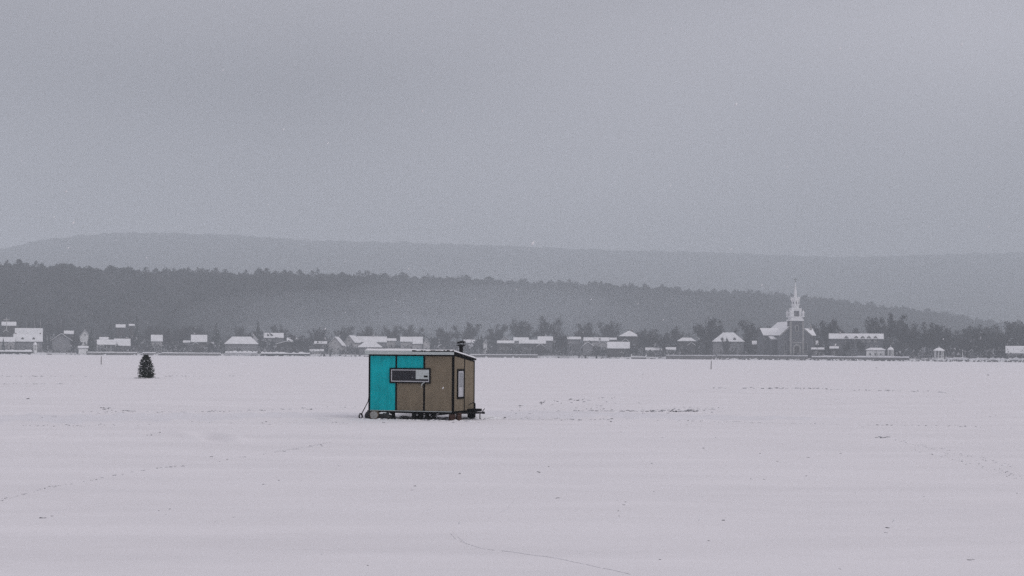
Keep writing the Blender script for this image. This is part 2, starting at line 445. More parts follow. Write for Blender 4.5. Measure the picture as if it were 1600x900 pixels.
def con_crown(name, seed, snow=0.08):
    g = np.random.default_rng(seed); T_ = []
    for i in range(34):
        t = i / 33; z = 0.06 + 0.92 * t; rad = 0.5 * (1 - t) ** 0.85 + 0.015
        k = int(6 + 12 * (1 - t))
        for j in range(k):
            a = g.uniform(0, 6.283); L = rad * g.uniform(0.65, 1.1)
            zz = z + g.uniform(-.015, .015); dr = L * g.uniform(0.12, 0.45)
            d = np.array([math.cos(a), math.sin(a), 0]); s_ = np.array([-math.sin(a), math.cos(a), 0]) * L * g.uniform(0.16, 0.3)
            r0 = np.array([0, 0, zz + 0.03]); tip = d * L + np.array([0, 0, zz - dr]); mid = d * L * 0.55 + np.array([0, 0, zz - dr * 0.3])
            T_ += [[r0, mid + s_, mid - s_], [mid + s_, tip, mid - s_]]
            T_ += [[mid + s_, tip + s_ * 0.3 - np.array([0, 0, L * .18]), mid - np.array([0, 0, L * .16])]]
    v = np.array(T_).reshape(-1, 3); f = np.arange(len(v)).reshape(-1, 3)
    return np_mesh(name, v, f, ['spruce', 'twigpale'], (g.random(len(f)) < snow).astype(int))

DEC = [(dec_crown('crown', 20 + i), trunk_mesh('trunk', 'dec', 30 + i)) for i in range(6)]
CON = [(con_crown('crown', 40 + i), trunk_mesh('trunk', 'con', 50 + i)) for i in range(3)]
ROW = 'trees along the village shore'
tree_count = [0]
def spot(px, q):
    Y = float(shore(px)) + q
    return Y * (px - 800) / F, Y, float(terr(q))
def tree(name, label, px, top, wpx, kind, q, cat='tree', group=ROW):
    X, Y, Z = spot(px, q)
    h = zat(px, top, Y) - Z; w = wpx * Y / F * (1.22 if kind == 'dec' else 1.0)
    i = tree_count[0]; tree_count[0] += 1
    cme, tme = (DEC if kind == 'dec' else CON)[i % (6 if kind == 'dec' else 3)]
    t = thing(name, label, cat, (X, Y, Z), (i * 2.4) % 6.28, group)
    for nm, me in (('trunk', tme), ('crown', cme)):
        o = link(nm, me, t); o.scale = (w, w, h)
    return t

TREES = [
    ('small_spruce', 'tiny dark spruce at the left edge of the photo on the shore', 5, 526, 8, 'con', 6),
    ('bare_tree', 'dark bushy tree between the brown chalet and the white boathouse', 114, 521, 24, 'dec', 30),
    ('spruce_tree', 'dark spruce just right of the white boathouse', 142, 508, 20, 'con', 30),
    ('spruce_tree', 'hazy spruce standing behind the long house with the porch', 172, 499, 17, 'con', 110),
    ('spruce_tree', 'tall narrow spruce above the little fir on the ice', 213, 492, 18, 'con', 50),
    ('bare_tree', 'snow-flecked bare tree right of the small grey cottage', 263, 512, 30, 'dec', 60),
    ('bare_tree', 'bare tree left of the square white-roofed house', 284, 508, 28, 'dec', 70),
    ('spruce_tree', 'broad dark spruce left of the big hip roof', 338, 503, 30, 'con', 40),
    ('spruce_tree', 'pointed spruce just right of the big hip roof', 403, 497, 20, 'con', 50),
    ('bare_tree', 'dark round bushy tree in front of the two-level house', 470, 521, 36, 'dec', 12),
    ('bare_tree', 'hazy bare tree left of the white-gabled cottage', 496, 512, 28, 'dec', 90),
    ('bare_tree', 'hazy bare tree behind the pavilion with the hip roof', 612, 508, 34, 'dec', 110),
    ('bare_tree', 'bare tree right behind the fishing hut roof', 692, 512, 36, 'dec', 100),
    ('bare_tree', 'bare tree behind the stove pipe of the fishing hut', 726, 503, 36, 'dec', 110),
    ('narrow_tree', 'narrow dark upright tree right of the fishing hut', 752, 520, 11, 'con', 40),
    ('bare_tree', 'hazy tree behind the low house with two roofs', 775, 506, 36, 'dec', 140),
    ('bare_tree', 'tall hazy tree left of centre behind the long low house', 815, 500, 42, 'dec', 160),
    ('bare_tree', 'tallest hazy tree behind the long low house', 853, 493, 42, 'dec', 165),
    ('bare_tree', 'dark round tree standing on the shore beside the long low house', 877, 516, 28, 'dec', 14),
    ('bare_tree', 'hazy tree behind the pale house with paired windows', 912, 503, 38, 'dec', 160),
    ('bare_tree', 'hazy tree left of the high hip roof', 950, 500, 42, 'dec', 190),
    ('bare_tree', 'bare tree right of the high hip roof', 1012, 514, 34, 'dec', 45),
    ('bare_tree', 'low bare tree above the dark sea wall', 1036, 522, 32, 'dec', 30),
    ('bare_tree', 'hazy bare tree behind the low roof above the sea wall', 1058, 509, 32, 'dec', 110),
    ('bare_tree', 'large round dark tree left of the domed white roof', 1102, 496, 40, 'dec', 60),
    ('bare_tree', 'hazy tree behind the domed white roof', 1136, 507, 34, 'dec', 90),
    ('bare_tree', 'small tree in front of the domed white roof', 1133, 527, 16, 'dec', 8),
    ('bare_tree', 'large dark tree between the domed roof and the church', 1180, 500, 42, 'dec', 80),
    ('bare_tree', 'large rounded dark tree just right of the church', 1291, 499, 46, 'dec', 75),
    ('bare_tree', 'hazy tree behind the left end of the long dormered building', 1330, 511, 36, 'dec', 120),
    ('bare_tree', 'tall dark tree behind the middle of the long dormered building', 1362, 494, 40, 'dec', 115),
    ('bare_tree', 'tallest dark tree behind the right end of the dormered building', 1391, 488, 38, 'dec', 110),
    ('bare_tree', 'wide dark tree right of the long dormered building', 1421, 500, 48, 'dec', 85),
    ('bare_tree', 'wide dark tree left of the gazebo', 1450, 504, 46, 'dec', 80),
    ('bare_tree', 'dark tree rising behind the gazebo', 1474, 511, 30, 'dec', 70),
    ('bare_tree', 'thin bare tree in front of the long dormered building', 1324, 528, 20, 'dec', 12),
    ('bare_tree', 'slim bare tree beside the white veranda building', 1346, 530, 16, 'dec', 12),
    ('bare_tree', 'pale hazy tree right of the gazebo', 1502, 511, 42, 'dec', 230),
    ('bare_tree', 'pale hazy tree above the white mast', 1530, 506, 46, 'dec', 240),
    ('bare_tree', 'pale hazy tree near the right edge of the photo', 1562, 503, 48, 'dec', 240),
    ('bare_tree', 'pale hazy tree cut by the right edge of the photo', 1596, 501, 48, 'dec', 240),
    ('bare_tree', 'dark tree behind the left annex of the church', 1208, 512, 30, 'dec', 120),
    ('bare_tree', 'hazy tree behind the white-roofed house left of the hut', 575, 510, 30, 'dec', 130),
    ('bare_tree', 'hazy tree behind the twin-roofed house left of the hut', 645, 507, 34, 'dec', 130),
    ('bare_tree', 'bare tree behind the big hip roof', 372, 508, 30, 'dec', 120),
    ('bare_tree', 'bare tree behind the two-level house', 436, 507, 30, 'dec', 120),
    ('bare_tree', 'bare tree behind the small grey cottage', 240, 508, 30, 'dec', 120),
    ('bare_tree', 'bare tree behind the square white-roofed house', 312, 506, 30, 'dec', 120),
    ('bare_tree', 'bare tree above the white-gabled cottage', 535, 509, 30, 'dec', 140),
]
for a in TREES:
    tree(*a)
for i, (px, top) in enumerate(((32, 500), (42, 503), (54, 499), (63, 499), (74, 502), (79, 501), (91, 499), (96, 500))):
    X, Y, Z = spot(px, 150)
    t = thing('birch_tree', ('first', 'second', 'third', 'fourth', 'fifth', 'sixth', 'seventh', 'eighth')[i] + ' slender pale trunk from the left in the row behind the leftmost houses', 'tree', (X, Y, Z), 0, 'pale trunks behind the leftmost houses')
    h = zat(px, top, Y) - Z
    b = MB(); b.tube([(0, 0, -1), (random.uniform(-.2, .2), 0, h * 0.5), (random.uniform(-.4, .4), 0, h)], [0.3, 0.24, 0.1], 6); b.build('trunk', 'birch', t)
    o = link('crown', DEC[i % 6][0], t); o.scale = (4.5, 4.5, h * 1.1)

# ------------------------------------------------------------------ houses
wf = MB(); wf.box(-.62, .62, -.06, .0, -.72, .72)
WF = wf.mesh('window', 'wall_white')
wpn = MB(); wpn.box(-.5, -.04, -.09, -.055, -.6, .6); wpn.box(.04, .5, -.09, -.055, -.6, .6)
WP = wpn.mesh('pane', 'glass')
def window(parent, x, y, z, sx=1.0, sz=1.0, rz=0.0):
    w = link('window', WF, parent, (x, y, z)); w.scale = (sx, 1, sz); w.rotation_euler = (0, 0, rz)
    link('pane', WP, w)
    return w

def gable_roof(w, d, h0, h1, ov, th, lift=0.0, axis='x'):
    # axis: direction of the ridge; a bent slab open below
    half = (d if axis == 'x' else w) / 2
    sl = (h1 - h0) / half
    e = half + ov; ze = h0 - sl * ov
    poly = [(-e, ze + lift), (0, h1 + lift), (e, ze + lift), (e, ze + lift + th), (0, h1 + lift + th), (-e, ze + lift + th)]
    L = (w if axis == 'x' else d) / 2 + ov
    return MB().prism(poly, -L, L, 'x' if axis == 'x' else 'y')
def hip_roof(w, d, h0, h1, ov, ridge, th, lift=0.0):
    b = MB(); x, y = w / 2 + ov, d / 2 + ov; r = ridge / 2
    z0 = h0 + lift
    b.v = [(-x, -y, z0), (x, -y, z0), (x, y, z0), (-x, y, z0), (-x, -y, z0 + th), (x, -y, z0 + th), (x, y, z0 + th), (-x, y, z0 + th), (-r, 0, h1 + lift + th), (r, 0, h1 + lift + th)]
    b.f = [(0, 3, 2, 1), (0, 1, 5, 4), (1, 2, 6, 5), (2, 3, 7, 6), (3, 0, 4, 7), (4, 5, 9, 8), (5, 6, 9), (6, 7, 8, 9), (7, 4, 8)]
    return b

hi = [0]
def house(name, label, px, q, wpx, eave, ridge, typ='side', depth=9.0, wall='wall_grey', nwin=3, chim=(), yaw=0.0, snow=0.4, ridge_frac=0.5, ov=0.6, porch=False, dormers=0, cat='house', wrow=None, group='houses along the far shore'):
    X, Y, Z = spot(px, q)
    w = wpx * Y / F
    h0 = zat(px, eave, Y) - Z; h1 = zat(px, ridge, Y) - Z - snow
    h0 = max(h0, 1.5); h1 = max(h1, h0 + 0.8)
    t = thing(name, label, cat, (X, Y + depth / 2, Z), -math.atan2(X, Y) + R(yaw), group)
    b = MB()
    if typ == 'side':
        b.prism([(-depth / 2, -1.2), (depth / 2, -1.2), (depth / 2, h0), (0, h1), (-depth / 2, h0)], -w / 2, w / 2, 'x')
    elif typ == 'front':
        b.prism([(-w / 2, -1.2), (w / 2, -1.2), (w / 2, h0), (0, h1), (-w / 2, h0)], -depth / 2, depth / 2, 'y')
    else:
        b.box(-w / 2, w / 2, -depth / 2, depth / 2, -1.2, h0)
    b.build('wall', wall, t)
    if typ == 'hip':
        rf = hip_roof(w, depth, h0, h1, ov, w * ridge_frac, 0.15).build('roof', 'shingle', t)
        hip_roof(w - .1, depth - .1, h0, h1, ov, w * ridge_frac, snow * 0.8, 0.16).build('snow_cover', 'roofsnow', rf)
    else:
        ax = 'x' if typ == 'side' else 'y'
        rf = gable_roof(w, depth, h0, h1, ov, 0.22, 0.02, ax).build('roof', 'shingle', t)
        gable_roof(w - .1, depth - .1, h0, h1, ov - .05, snow, 0.245, ax).build('snow_cover', 'roofsnow', rf)
    for cx in chim:
        b = MB(); zz = h1 + 1.1
        b.box(cx * w - .45, cx * w + .45, -.1, .8, h0, zz); b.box(cx * w - .55, cx * w + .55, -.2, .9, zz, zz + .2)
        c = b.build('chimney', 'wall_brick', t)
        MB().box(cx * w - .5, cx * w + .5, -.15, .85, zz + .205, zz + .5).build('snow_cap', 'snow', c)
    if nwin:
        zc = h0 * 0.55 if wrow is None else wrow
        for i in range(nwin):
            window(t, (i + 0.5) / nwin * w * 0.86 - w * 0.43, -depth / 2, zc, 1.0, min(1.0, h0 * 0.33))
        if typ == 'front' and h1 - h0 > 2.2:
            window(t, 0, -depth / 2, h0 + (h1 - h0) * 0.28, 0.9, 0.8)
    hi[0] += 1
    if wpx >= 16 and typ != 'front' and name in ('house', 'cottage') and hi[0] % 3:
        ww = w * (.26 + .05 * (hi[0] % 4)); xw = (w / 2 - ww / 2) * (.9 if hi[0] % 2 else -.7); dw = 3.5
        yw = -depth / 2 - dw; hw0 = h0 * .72; hw1 = hw0 + ww * .38
        b = MB(); b.prism([(xw - ww / 2, -1.2), (xw + ww / 2, -1.2), (xw + ww / 2, hw0), (xw, hw1), (xw - ww / 2, hw0)], yw, -depth / 2 - .02, 'y')
        wg = b.build('wing', wall, t)
        gable_roof(ww, dw, hw0, hw1, .45, .2, .02, 'y').build('wing_roof', 'shingle', wg, (xw, yw + dw / 2, 0))
        gable_roof(ww, dw, hw0, hw1, .40, .35, .23, 'y').build('snow_cover', 'roofsnow', wg, (xw, yw + dw / 2, 0))
        MB().box(xw - .5, xw + .5, yw - .05, yw - .001, hw0 * .35, hw0 * .8).build('window', 'glass', wg)
    # door
    MB().box(w * .43 - .5, w * .43 + .4, -depth / 2 - .05, -depth / 2, -0.2, min(2.0, h0 - .2)).build('door', 'wall_dark', t)
    if porch:
        p = MB(); n = 5
        for i in range(n):
            x = -w / 2 + w * i / (n - 1) * 0.98 + .15
            p.box(x - .12, x + .12, -depth / 2 - 2.2, -depth / 2 - 1.96, -1, h0 - .5)
        p.box(-w / 2, w / 2, -depth / 2 - 2.2, -depth / 2 - 2.0, .7, .85)
        p.build('porch_posts', 'wall_white', t)
        pr = MB().prism([(-depth / 2 - 2.5, h0 - .5), (-depth / 2 - .02, h0 - .05), (-depth / 2 - .02, h0 + .1), (-depth / 2 - 2.5, h0 - .35)], -w / 2 - .2, w / 2 + .2, 'x').build('porch_roof', 'shingle', t)
        MB().prism([(-depth / 2 - 2.45, h0 - .34), (-depth / 2 - .03, h0 + .11), (-depth / 2 - .03, h0 + .4), (-depth / 2 - 2.45, h0 - .05)], -w / 2 - .15, w / 2 + .15, 'x').build('snow_cover', 'roofsnow', pr)
    for i in range(dormers):
        x = ((i + 0.5) / dormers - 0.5) * w * 0.8
        b = MB(); yf = -depth / 2 + 1.0 if typ == 'side' else -depth / 2 + .6
        zf = h0 + (h1 - h0) * 0.18
        b.prism([(x - .8, zf), (x + .8, zf), (x + .8, zf + 1.1), (x, zf + 1.9), (x - .8, zf + 1.1)], yf, yf + 2.6, 'y')
        dm = b.build('dormer', 'wall_dark', t)
        b = MB(); b.prism([(x - 1.1, zf + .95), (x, zf + 2.05), (x + 1.1, zf + .95), (x + 1.1, zf + 1.25), (x, zf + 2.4), (x - 1.1, zf + 1.25)], yf + .25, yf + 2.7, 'y')
        b.build('snow_cover', 'roofsnow', dm)
    return t

H_ = house
H_('house', 'pale house cut by the left edge of the photo', 4, 22, 30, 534, 527, 'side', 8, 'wall_pale', 3)
H_('house', 'grey house with white roof carrying a mast, high at the far left', 11, 95, 20, 509, 503, 'side', 8, 'wall_dark', 2)
H_('house', 'leftmost long house, smooth white roof with two dark eyebrow dormers', 40, 24, 42, 533.5, 522, 'side', 11, 'wall_grey', 5, (-.44, .44), dormers=2)
H_('house', 'pale hazy house behind the leftmost long white roof', 42, 80, 40, 524, 513, 'side', 9, 'wall_pale', 3)
H_('chalet', 'brown chalet with wide dark gable facing the ice', 92, 14, 27, 531, 521, 'front', 12, 'wall_grey', 2, ov=1.6, snow=0.3)
H_('house', 'narrow white house above the boathouse', 130, 60, 15, 526, 515, 'front', 9, 'wall_white', 1)
H_('boathouse', 'plain white boathouse standing at the waterline', 128.5, 2, 14, 544, 541, 'side', 5, 'wall_white', 0, cat='boathouse')
H_('house', 'long house with white porch posts, left half of its roof lower', 164, 18, 27, 538, 531, 'side', 8, 'wall_grey', 3, porch=True)
H_('house', 'dark house with bright roof and small front gable beside the porch', 188.5, 20, 23, 540, 529.5, 'side', 9, 'wall_dark', 3, (.3,))
H_('house', 'hazy roof high above the long porch house', 186, 120, 13, 512, 507, 'side', 9, 'wall_dark', 1)
H_('house', 'tiny white roof right of the hazy roof above the porch house', 204, 125, 7, 509.5, 506.5, 'side', 7, 'wall_dark', 1)
H_('house', 'small white roof above and right of the brown chalet', 105, 70, 13, 522, 517, 'side', 8, 'wall_dark', 1)
H_('house', 'small roof peeping over the long porch house', 160, 60, 12, 531, 527, 'side', 8, 'wall_dark', 1)
H_('house', 'small white roof between the broad spruce and the square house', 290, 44, 9, 536, 532.5, 'side', 7, 'wall_dark', 1)
H_('house', 'small roof half hidden behind the dark bushy tree left of the cottage', 500, 40, 18, 537.5, 533.5, 'side', 7, 'wall_dark', 2)
H_('house', 'pale low house front between hedge and white cottage', 494, 10, 20, 549, 546, 'side', 6, 'wall_pale', 2)
H_('house', 'small white roof right of the long roof behind the pavilion', 611, 60, 13, 533, 529, 'side', 8, 'wall_pale', 1)
H_('house', 'white roof seen right above the stove pipe', 733, 60, 16, 536, 531, 'side', 8, 'wall_grey', 2)
H_('house', 'narrow white-sided house beside the narrow dark tree', 758, 30, 6, 537, 531, 'front', 8, 'wall_white', 1)
H_('house', 'white roof right of the dark round shore tree', 897, 40, 20, 530.5, 526.5, 'side', 8, 'wall_grey', 2)
H_('house', 'small white roof between the pale wide house and the dark shed', 957, 70, 12, 531.5, 528, 'side', 8, 'wall_grey', 1)
H_('house', 'low pale house over the dock right of the dark shed', 1022, 22, 24, 547.5, 543.5, 'side', 7, 'wall_grey', 3)
H_('house', 'small roof left of the large round dark tree', 1049, 20, 14, 547, 543, 'side', 7, 'wall_pale', 2)
H_('house', 'low roof half hidden at the left end of the long dormered building', 1305, 20, 12, 545, 541.5, 'side', 7, 'wall_dark', 1)
H_('cottage', 'small grey cottage with pale front, right of the tall narrow spruce', 243, 40, 16, 533, 523.5, 'side', 8, 'wall_pale', 2)
H_('house', 'square house with white roof halfway between small fir and hip roof', 309, 34, 23, 534, 523.5, 'side', 9, 'wall_dark', 4, (-.3,))
H_('house', 'house with the big bright trapezoid hip roof', 375, 16, 50, 538, 526, 'hip', 12, 'wall_grey', 6, ridge_frac=0.58, ov=0.7)
H_('house', 'two-level house, upper white roof right of the pointed spruce', 426, 48, 29, 528, 520.5, 'side', 9, 'wall_grey', 3)
H_('house', 'low front wing with shallow dark gable under the two-level house', 446, 18, 30, 538, 533, 'front', 10, 'wall_dark', 2, ov=1.0)
H_('house', 'little bright roof at the right end of the two-level house', 455, 46, 14, 535, 528, 'side', 7, 'wall_grey', 1)
H_('cottage', 'white cottage with steep gable and pale bargeboards', 525, 22, 21, 539, 526.5, 'front', 10, 'wall_pale', 2, ov=.9, yaw=-14)
H_('house', 'tall grey gabled house beside the white cottage', 549, 36, 17, 535, 524.5, 'front', 12, 'wall_pale', 2, yaw=-20)
H_('house', 'long white roof stretching behind the pavilion', 580, 46, 45, 534.5, 526, 'side', 9, 'wall_grey', 4, (.05,))
H_('pavilion', 'square pavilion with wide flared white hip roof at the shore', 577, 10, 33, 543, 534, 'hip', 11, 'wall_grey', 3, ridge_frac=0.5, ov=1.4, cat='pavilion')
H_('house', 'left of the twin white roofs behind the fishing hut', 636, 50, 21, 534, 526.5, 'side', 9, 'wall_pale', 2)
H_('house', 'right and brighter of the twin white roofs behind the fishing hut', 652, 34, 14, 537, 526.5, 'side', 9, 'wall_pale', 1)
H_('house', 'small pale gabled house right of the twin roofs', 666, 30, 10, 537, 529, 'front', 9, 'wall_pale', 1)
H_('house', 'small pale gable above low roof, right of the narrow tree', 789, 60, 12, 532, 525.5, 'front', 8, 'wall_pale', 0)
H_('house', 'low dark house with thin white roof right of the narrow tree', 790, 26, 25, 536.5, 532.5, 'side', 8, 'wall_dark', 4)
H_('house', 'upper white roof over the long low house', 814, 54, 22, 533, 527.5, 'side', 8, 'wall_grey', 2)
H_('house', 'long low dark house with stretched white roof left of the shore tree', 832, 24, 40, 537, 531, 'side', 10, 'wall_dark', 6)
H_('house', 'white roofed house touching the dark round shore tree', 852, 48, 22, 532.5, 526, 'side', 8, 'wall_grey', 2)
H_('house', 'pale wide house with paired dark windows right of the shore tree', 932, 40, 38, 533, 527.5, 'side', 9, 'wall_pale', 5)
H_('house', 'grey gable-fronted house in front of the pale wide one', 919, 16, 16, 541, 534.5, 'front', 9, 'wall_grey', 1)
H_('barn', 'dark shed with bright rectangular white roof at the shore', 967, 6, 34, 544.5, 534.5, 'side', 9, 'wall_dark', 0, cat='shed', ov=.4)
H_('house', 'house with the highest pyramid white roof, above the dark shed', 984, 62, 27, 526, 517, 'hip', 11, 'wall_dark', 3, (.15,), ridge_frac=0.12, ov=1.2)
H_('house', 'low house with thin white roof above the dark sea wall', 1074, 40, 27, 533.5, 527.5, 'hip', 9, 'wall_dark', 3, ridge_frac=0.5)
H_('house', 'large house with swelling domed white roof and two dark dormers', 1140, 34, 48, 534.5, 519.5, 'hip', 13, 'wall_grey', 5, ridge_frac=0.35, dormers=2)
H_('house', 'small low roof left of the church', 1187, 30, 19, 538.5, 533, 'side', 8, 'wall_dark', 2)
H_('house', 'annex with square white roof touching the church on its right', 1274, 40, 10, 539.5, 532.5, 'side', 8, 'stone', 1)
H_('shed', 'low flat dark shed with thin white roof right of the church', 1279, 14, 18, 546.5, 543.5, 'side', 6, 'wall_dark', 2, cat='shed')
H_('presbytery', 'long dark building with bright white roof and a row of dormers', 1341, 34, 82, 529.8, 521.5, 'side', 13, 'stone', 9, wrow=7.2, dormers=0, cat='building', chim=(-.3,))
H_('veranda_building', 'low white veranda building with dark window on the shore', 1370, 6, 28, 547.5, 543.5, 'hip', 7, 'wall_white', 3, ridge_frac=.6, cat='building')
H_('house', 'house with slanted roof half hidden right of the white mast', 1521, 40, 13, 553, 546, 'front', 9, 'wall_grey', 1)
H_('house', 'second half-hidden house right of the white mast', 1540, 44, 12, 552, 544.5, 'front', 9, 'wall_grey', 1)
H_('house', 'pale house at the right edge of the photo', 1591, 30, 28, 552, 541, 'side', 10, 'wall_pale', 3)

# row of dormers on the long building right of the church
pres = [o for o in C.objects if o.name.startswith('presbytery')][0]
Yp = pres.location.y - 6.5; Zp = pres.location.z
for dpx in (1326, 1341, 1351, 1360.5, 1370.5):
    x = (dpx - 1341) * Yp / F
    zf = zat(1341, 535, Yp) - Zp; zt_ = zat(1341, 525.5, Yp) - Zp
    b = MB(); b.prism([(x - 1.0, zf), (x + 1.0, zf), (x + 1.0, zt_ - 1.2), (x, zt_), (x - 1.0, zt_ - 1.2)], -6.72, -4.4, 'y')
    d_ = b.build('dormer', 'stonepale', pres)
    b = MB(); b.prism([(x - 1.35, zt_ - 1.35), (x, zt_ + .25), (x + 1.35, zt_ - 1.35), (x + 1.35, zt_ - 1.1), (x, zt_ + .5), (x - 1.35, zt_ - 1.1)], -6.95, -4.3, 'y')
    b.build('dormer_roof', 'shingle', d_)
    window(pres, x, -6.73, (zf + zt_) / 2 - .5, .75, .9)

# ------------------------------------------------------------------ church
cx, cy, cz = spot(1243.2, 14)
ch = thing('church', 'dark stone church with white steeple and snowy roof', 'church', (cx, cy, cz), -math.atan2(cx, cy) + R(16))
sc_ = F / cy
def zz(py): return zat(1243, py, cy) - cz
hw = 10.0; ze = zz(524); za = zz(503)
b = MB(); b.prism([(-hw, -1.5), (hw, -1.5), (hw, ze), (0, za), (-hw, ze)], 0, 42, 'y'); b.build('nave', 'stone', ch)
r_ = gable_roof(2 * hw, 42, ze, za, .5, .2, .02, 'y').build('nave_roof', 'shingle', ch, (0, 21.4, 0))
gable_roof(2 * hw - .2, 41.8, ze, za, .45, .35, .23, 'y').build('snow_cover', 'snow', r_)
# parapet gable in front of the roof
b = MB(); b.prism([(-hw - .7, ze - .9), (-hw - .7, ze - .1), (0, za + .75), (hw + .7, ze - .1), (hw + .7, ze - .9), (0, za - .6)], -.35, -.02, 'y'); b.build('gable_coping', 'stonepale', ch)
# transept
tz = zz(512.5); te = zz(524.2)
b = MB(); b.prism([(14, -1.5), (30, -1.5), (30, te), (22, tz - .4), (14, te)], -17, 17, 'x'); b.build('transept', 'stone', ch)
r_ = gable_roof(34, 16, te, tz - .4, .4, .2, .02, 'x').build('transept_roof', 'shingle', ch, (0, 22, 0))
gable_roof(33.8, 15.9, te, tz - .4, .35, .35, .23, 'x').build('snow_cover', 'snow', r_)
b = MB(); b.prism([(8, -1.5), (14, -1.5), (14, zz(526)), (8, zz(530))], -13.4, -10.1, 'x'); b.build('side_chapel', 'stone', ch)
b = MB(); b.prism([(7.7, zz(530) - .1), (14, zz(526)), (14, zz(526) + .45), (7.7, zz(530) + .35)], -13.8, -10.0, 'x'); b.build('chapel_snow', 'snow', ch)
b = MB(); b.box(15.2, 16.2, 20, 21, te, zz(509)); b.lathe([(.7, 0), (0, 1.8)], (15.7, 20.5, zz(509)), 6); b.build('pinnacle', 'stonepale', ch)
for sx in (-1, 1):
    b = MB(); b.box(sx * 10.6 - .6, sx * 10.6 + .6, -.5, 1.0, -1.5, ze - .9); b.build('buttress', 'stone', ch)
    b = MB(); b.prism([(sx * 6.7 - .9, 4), (sx * 6.7 + .9, 4), (sx * 6.7 + .9, 9), (sx * 6.7, 10.4), (sx * 6.7 - .9, 9)], -.12, .02, 'y'); w_ = b.build('arched_window', 'stonepale', ch)
    b = MB(); b.prism([(sx * 6.7 - .6, 4.4), (sx * 6.7 + .6, 4.4), (sx * 6.7 + .6, 8.9), (sx * 6.7, 9.9), (sx * 6.7 - .6, 8.9)], -.16, -.1, 'y'); b.build('pane', 'glass', w_)
    b = MB(); b.box(sx * 6.7 - .9, sx * 6.7 + .9, -.1, .02, 0, 2.9); b.build('side_door', 'stonepale', ch)
# tower
TW = 3.95; y0, y1 = -2.4, 5.5; tt = zz(501.5)
b = MB(); b.box(-TW, TW, y0, y1, -1.5, tt); b.build('tower', 'stone', ch)
for sx in (-1, 1):
    MB().box(sx * TW - .55, sx * TW + .55, y0 - .35, y0 + .7, -1.5, tt - .4).build('buttress', 'stonepale', ch)
b = MB(); b.box(-TW - .45, TW + .45, y0 - .45, y1 + .45, tt + .01, tt + .9); b.build('cornice', 'churchwhite', ch)
b = MB(); b.box(-3.2, 3.2, y0 - .25, y0 - .01, zz(536.4), zz(534.6)); b.build('string_course', 'stonepale', ch)
def arch(x, w, z0, z1, ya, yb, n=8):
    p = [(x - w, z0), (x + w, z0)]
    for i in range(n + 1):
        t = math.pi * i / n
        p.append((x + w * math.cos(t), z1 - w + w * math.sin(t)))
    return MB().prism(p, ya, yb, 'y')
arch(0, 2.6, -.3, zz(537.5), y0 - .5, y0 - .01).build('portal', 'stonepale', ch)
dr_ = arch(0, 1.55, -.2, zz(540), y0 - .56, y0 - .49).build('door', 'wall_dark', ch)
for i, xx in enumerate((-2.0, 0, 2.0)):
    w_ = arch(xx, .55, zz(534), zz(530.5), y0 - .12, y0 - .01).build('arched_window', 'stonepale', ch)
    arch(xx, .34, zz(533.6), zz(530.9), y0 - .17, y0 - .11).build('pane', 'glass', w_)
w_ = arch(0, 1.15, zz(518), zz(507.5), y0 - .14, y0 - .01).build('arched_window', 'stonepale', ch)
arch(0, .7, zz(517), zz(509), y0 - .2, y0 - .13).build('pane', 'glass', w_)
w_ = MB().lathe([(1.1, y0 - .14), (1.1, y0 - .01)], (0, 0, zz(524)), 16, 'y').build('round_window', 'stonepale', ch)
MB().lathe([(.8, y0 - .18), (.8, y0 - .13)], (0, 0, zz(524)), 16, 'y').build('pane', 'glass', w_)
# white steeple: pedestal, open belfry, upper lantern, spire
yc = (y0 + y1) / 2
b = MB(); b.box(-3.75, 3.75, yc - 3.75, yc + 3.75, tt + .9, zz(495.5)); b.box(-4.0, 4.0, yc - 4, yc + 4, zz(495.5), zz(495.5) + .4); b.build('steeple_base', 'churchwhite', ch)
b = MB(); z0, z1 = zz(495.5) + .4, zz(483.5)
for sx in (-1, 1):
    for sy in (-1, 1):
        b.box(sx * 2.5 - .75, sx * 2.5 + .75, yc + sy * 2.5 - .75, yc + sy * 2.5 + .75, z0, z1)
b.box(-3.25, 3.25, yc - 3.25, yc + 3.25, z1, z1 + .8)
b.box(-1.7, 1.7, yc - 3.1, yc + 3.1, z1 - .9, z1 - .01)
b.box(-3.1, 3.1, yc - 1.7, yc + 1.7, z1 - .9, z1 - .02)
b.build('belfry', 'churchwhite', ch)
MB().box(-1.8, 1.8, yc - 1.8, yc + 1.8, z0, z1 - .95).build('belfry_core', 'wall_grey', ch)
for sx in (-1, 1):
    for sy in (-1, 1):
        MB().lathe([(.7, 0), (.7, 2.4), (.95, 2.5), (.75, 3.3), (.2, 4.0), (0, 5.0)], (sx * 4.0, yc + sy * 4.0, z0 - .4), 8).build('corner_pinnacle', 'churchwhite', ch)
b = MB(); z2 = z1 + .8; z3 = zz(467)
b.lathe([(2.3, z2), (2.2, z2 + 1.4), (2.75, z2 + 1.8), (2.6, z2 + 2.0), (2.6, z3 - 1.2), (2.9, z3 - 1.0), (2.9, z3 - .5), (1.7, z3), (1.2, z3 + .6)], (0, yc, 0), 8); ln = b.build('lantern', 'churchwhite', ch)
for k in range(8):
    a = 2 * math.pi * k / 8
    p = MB(); p.box(-.38, .38, -.06, .06, z2 + 2.5, z3 - 1.8)
    o = p.build('opening', 'wall_grey', ln); o.location = (math.sin(a) * 2.42, yc - math.cos(a) * 2.42, 0); o.rotation_euler = (0, 0, a)
for k in range(8):
    a = 2 * math.pi * (k + .5) / 8
    MB().lathe([(.3, 0), (.3, .9), (.4, 1.0), (0, 2.0)], (math.sin(a) * 2.7, yc - math.cos(a) * 2.7, z3 - .5), 6).build('finial', 'churchwhite', ln)
b = MB(); zt_ = zz(441)
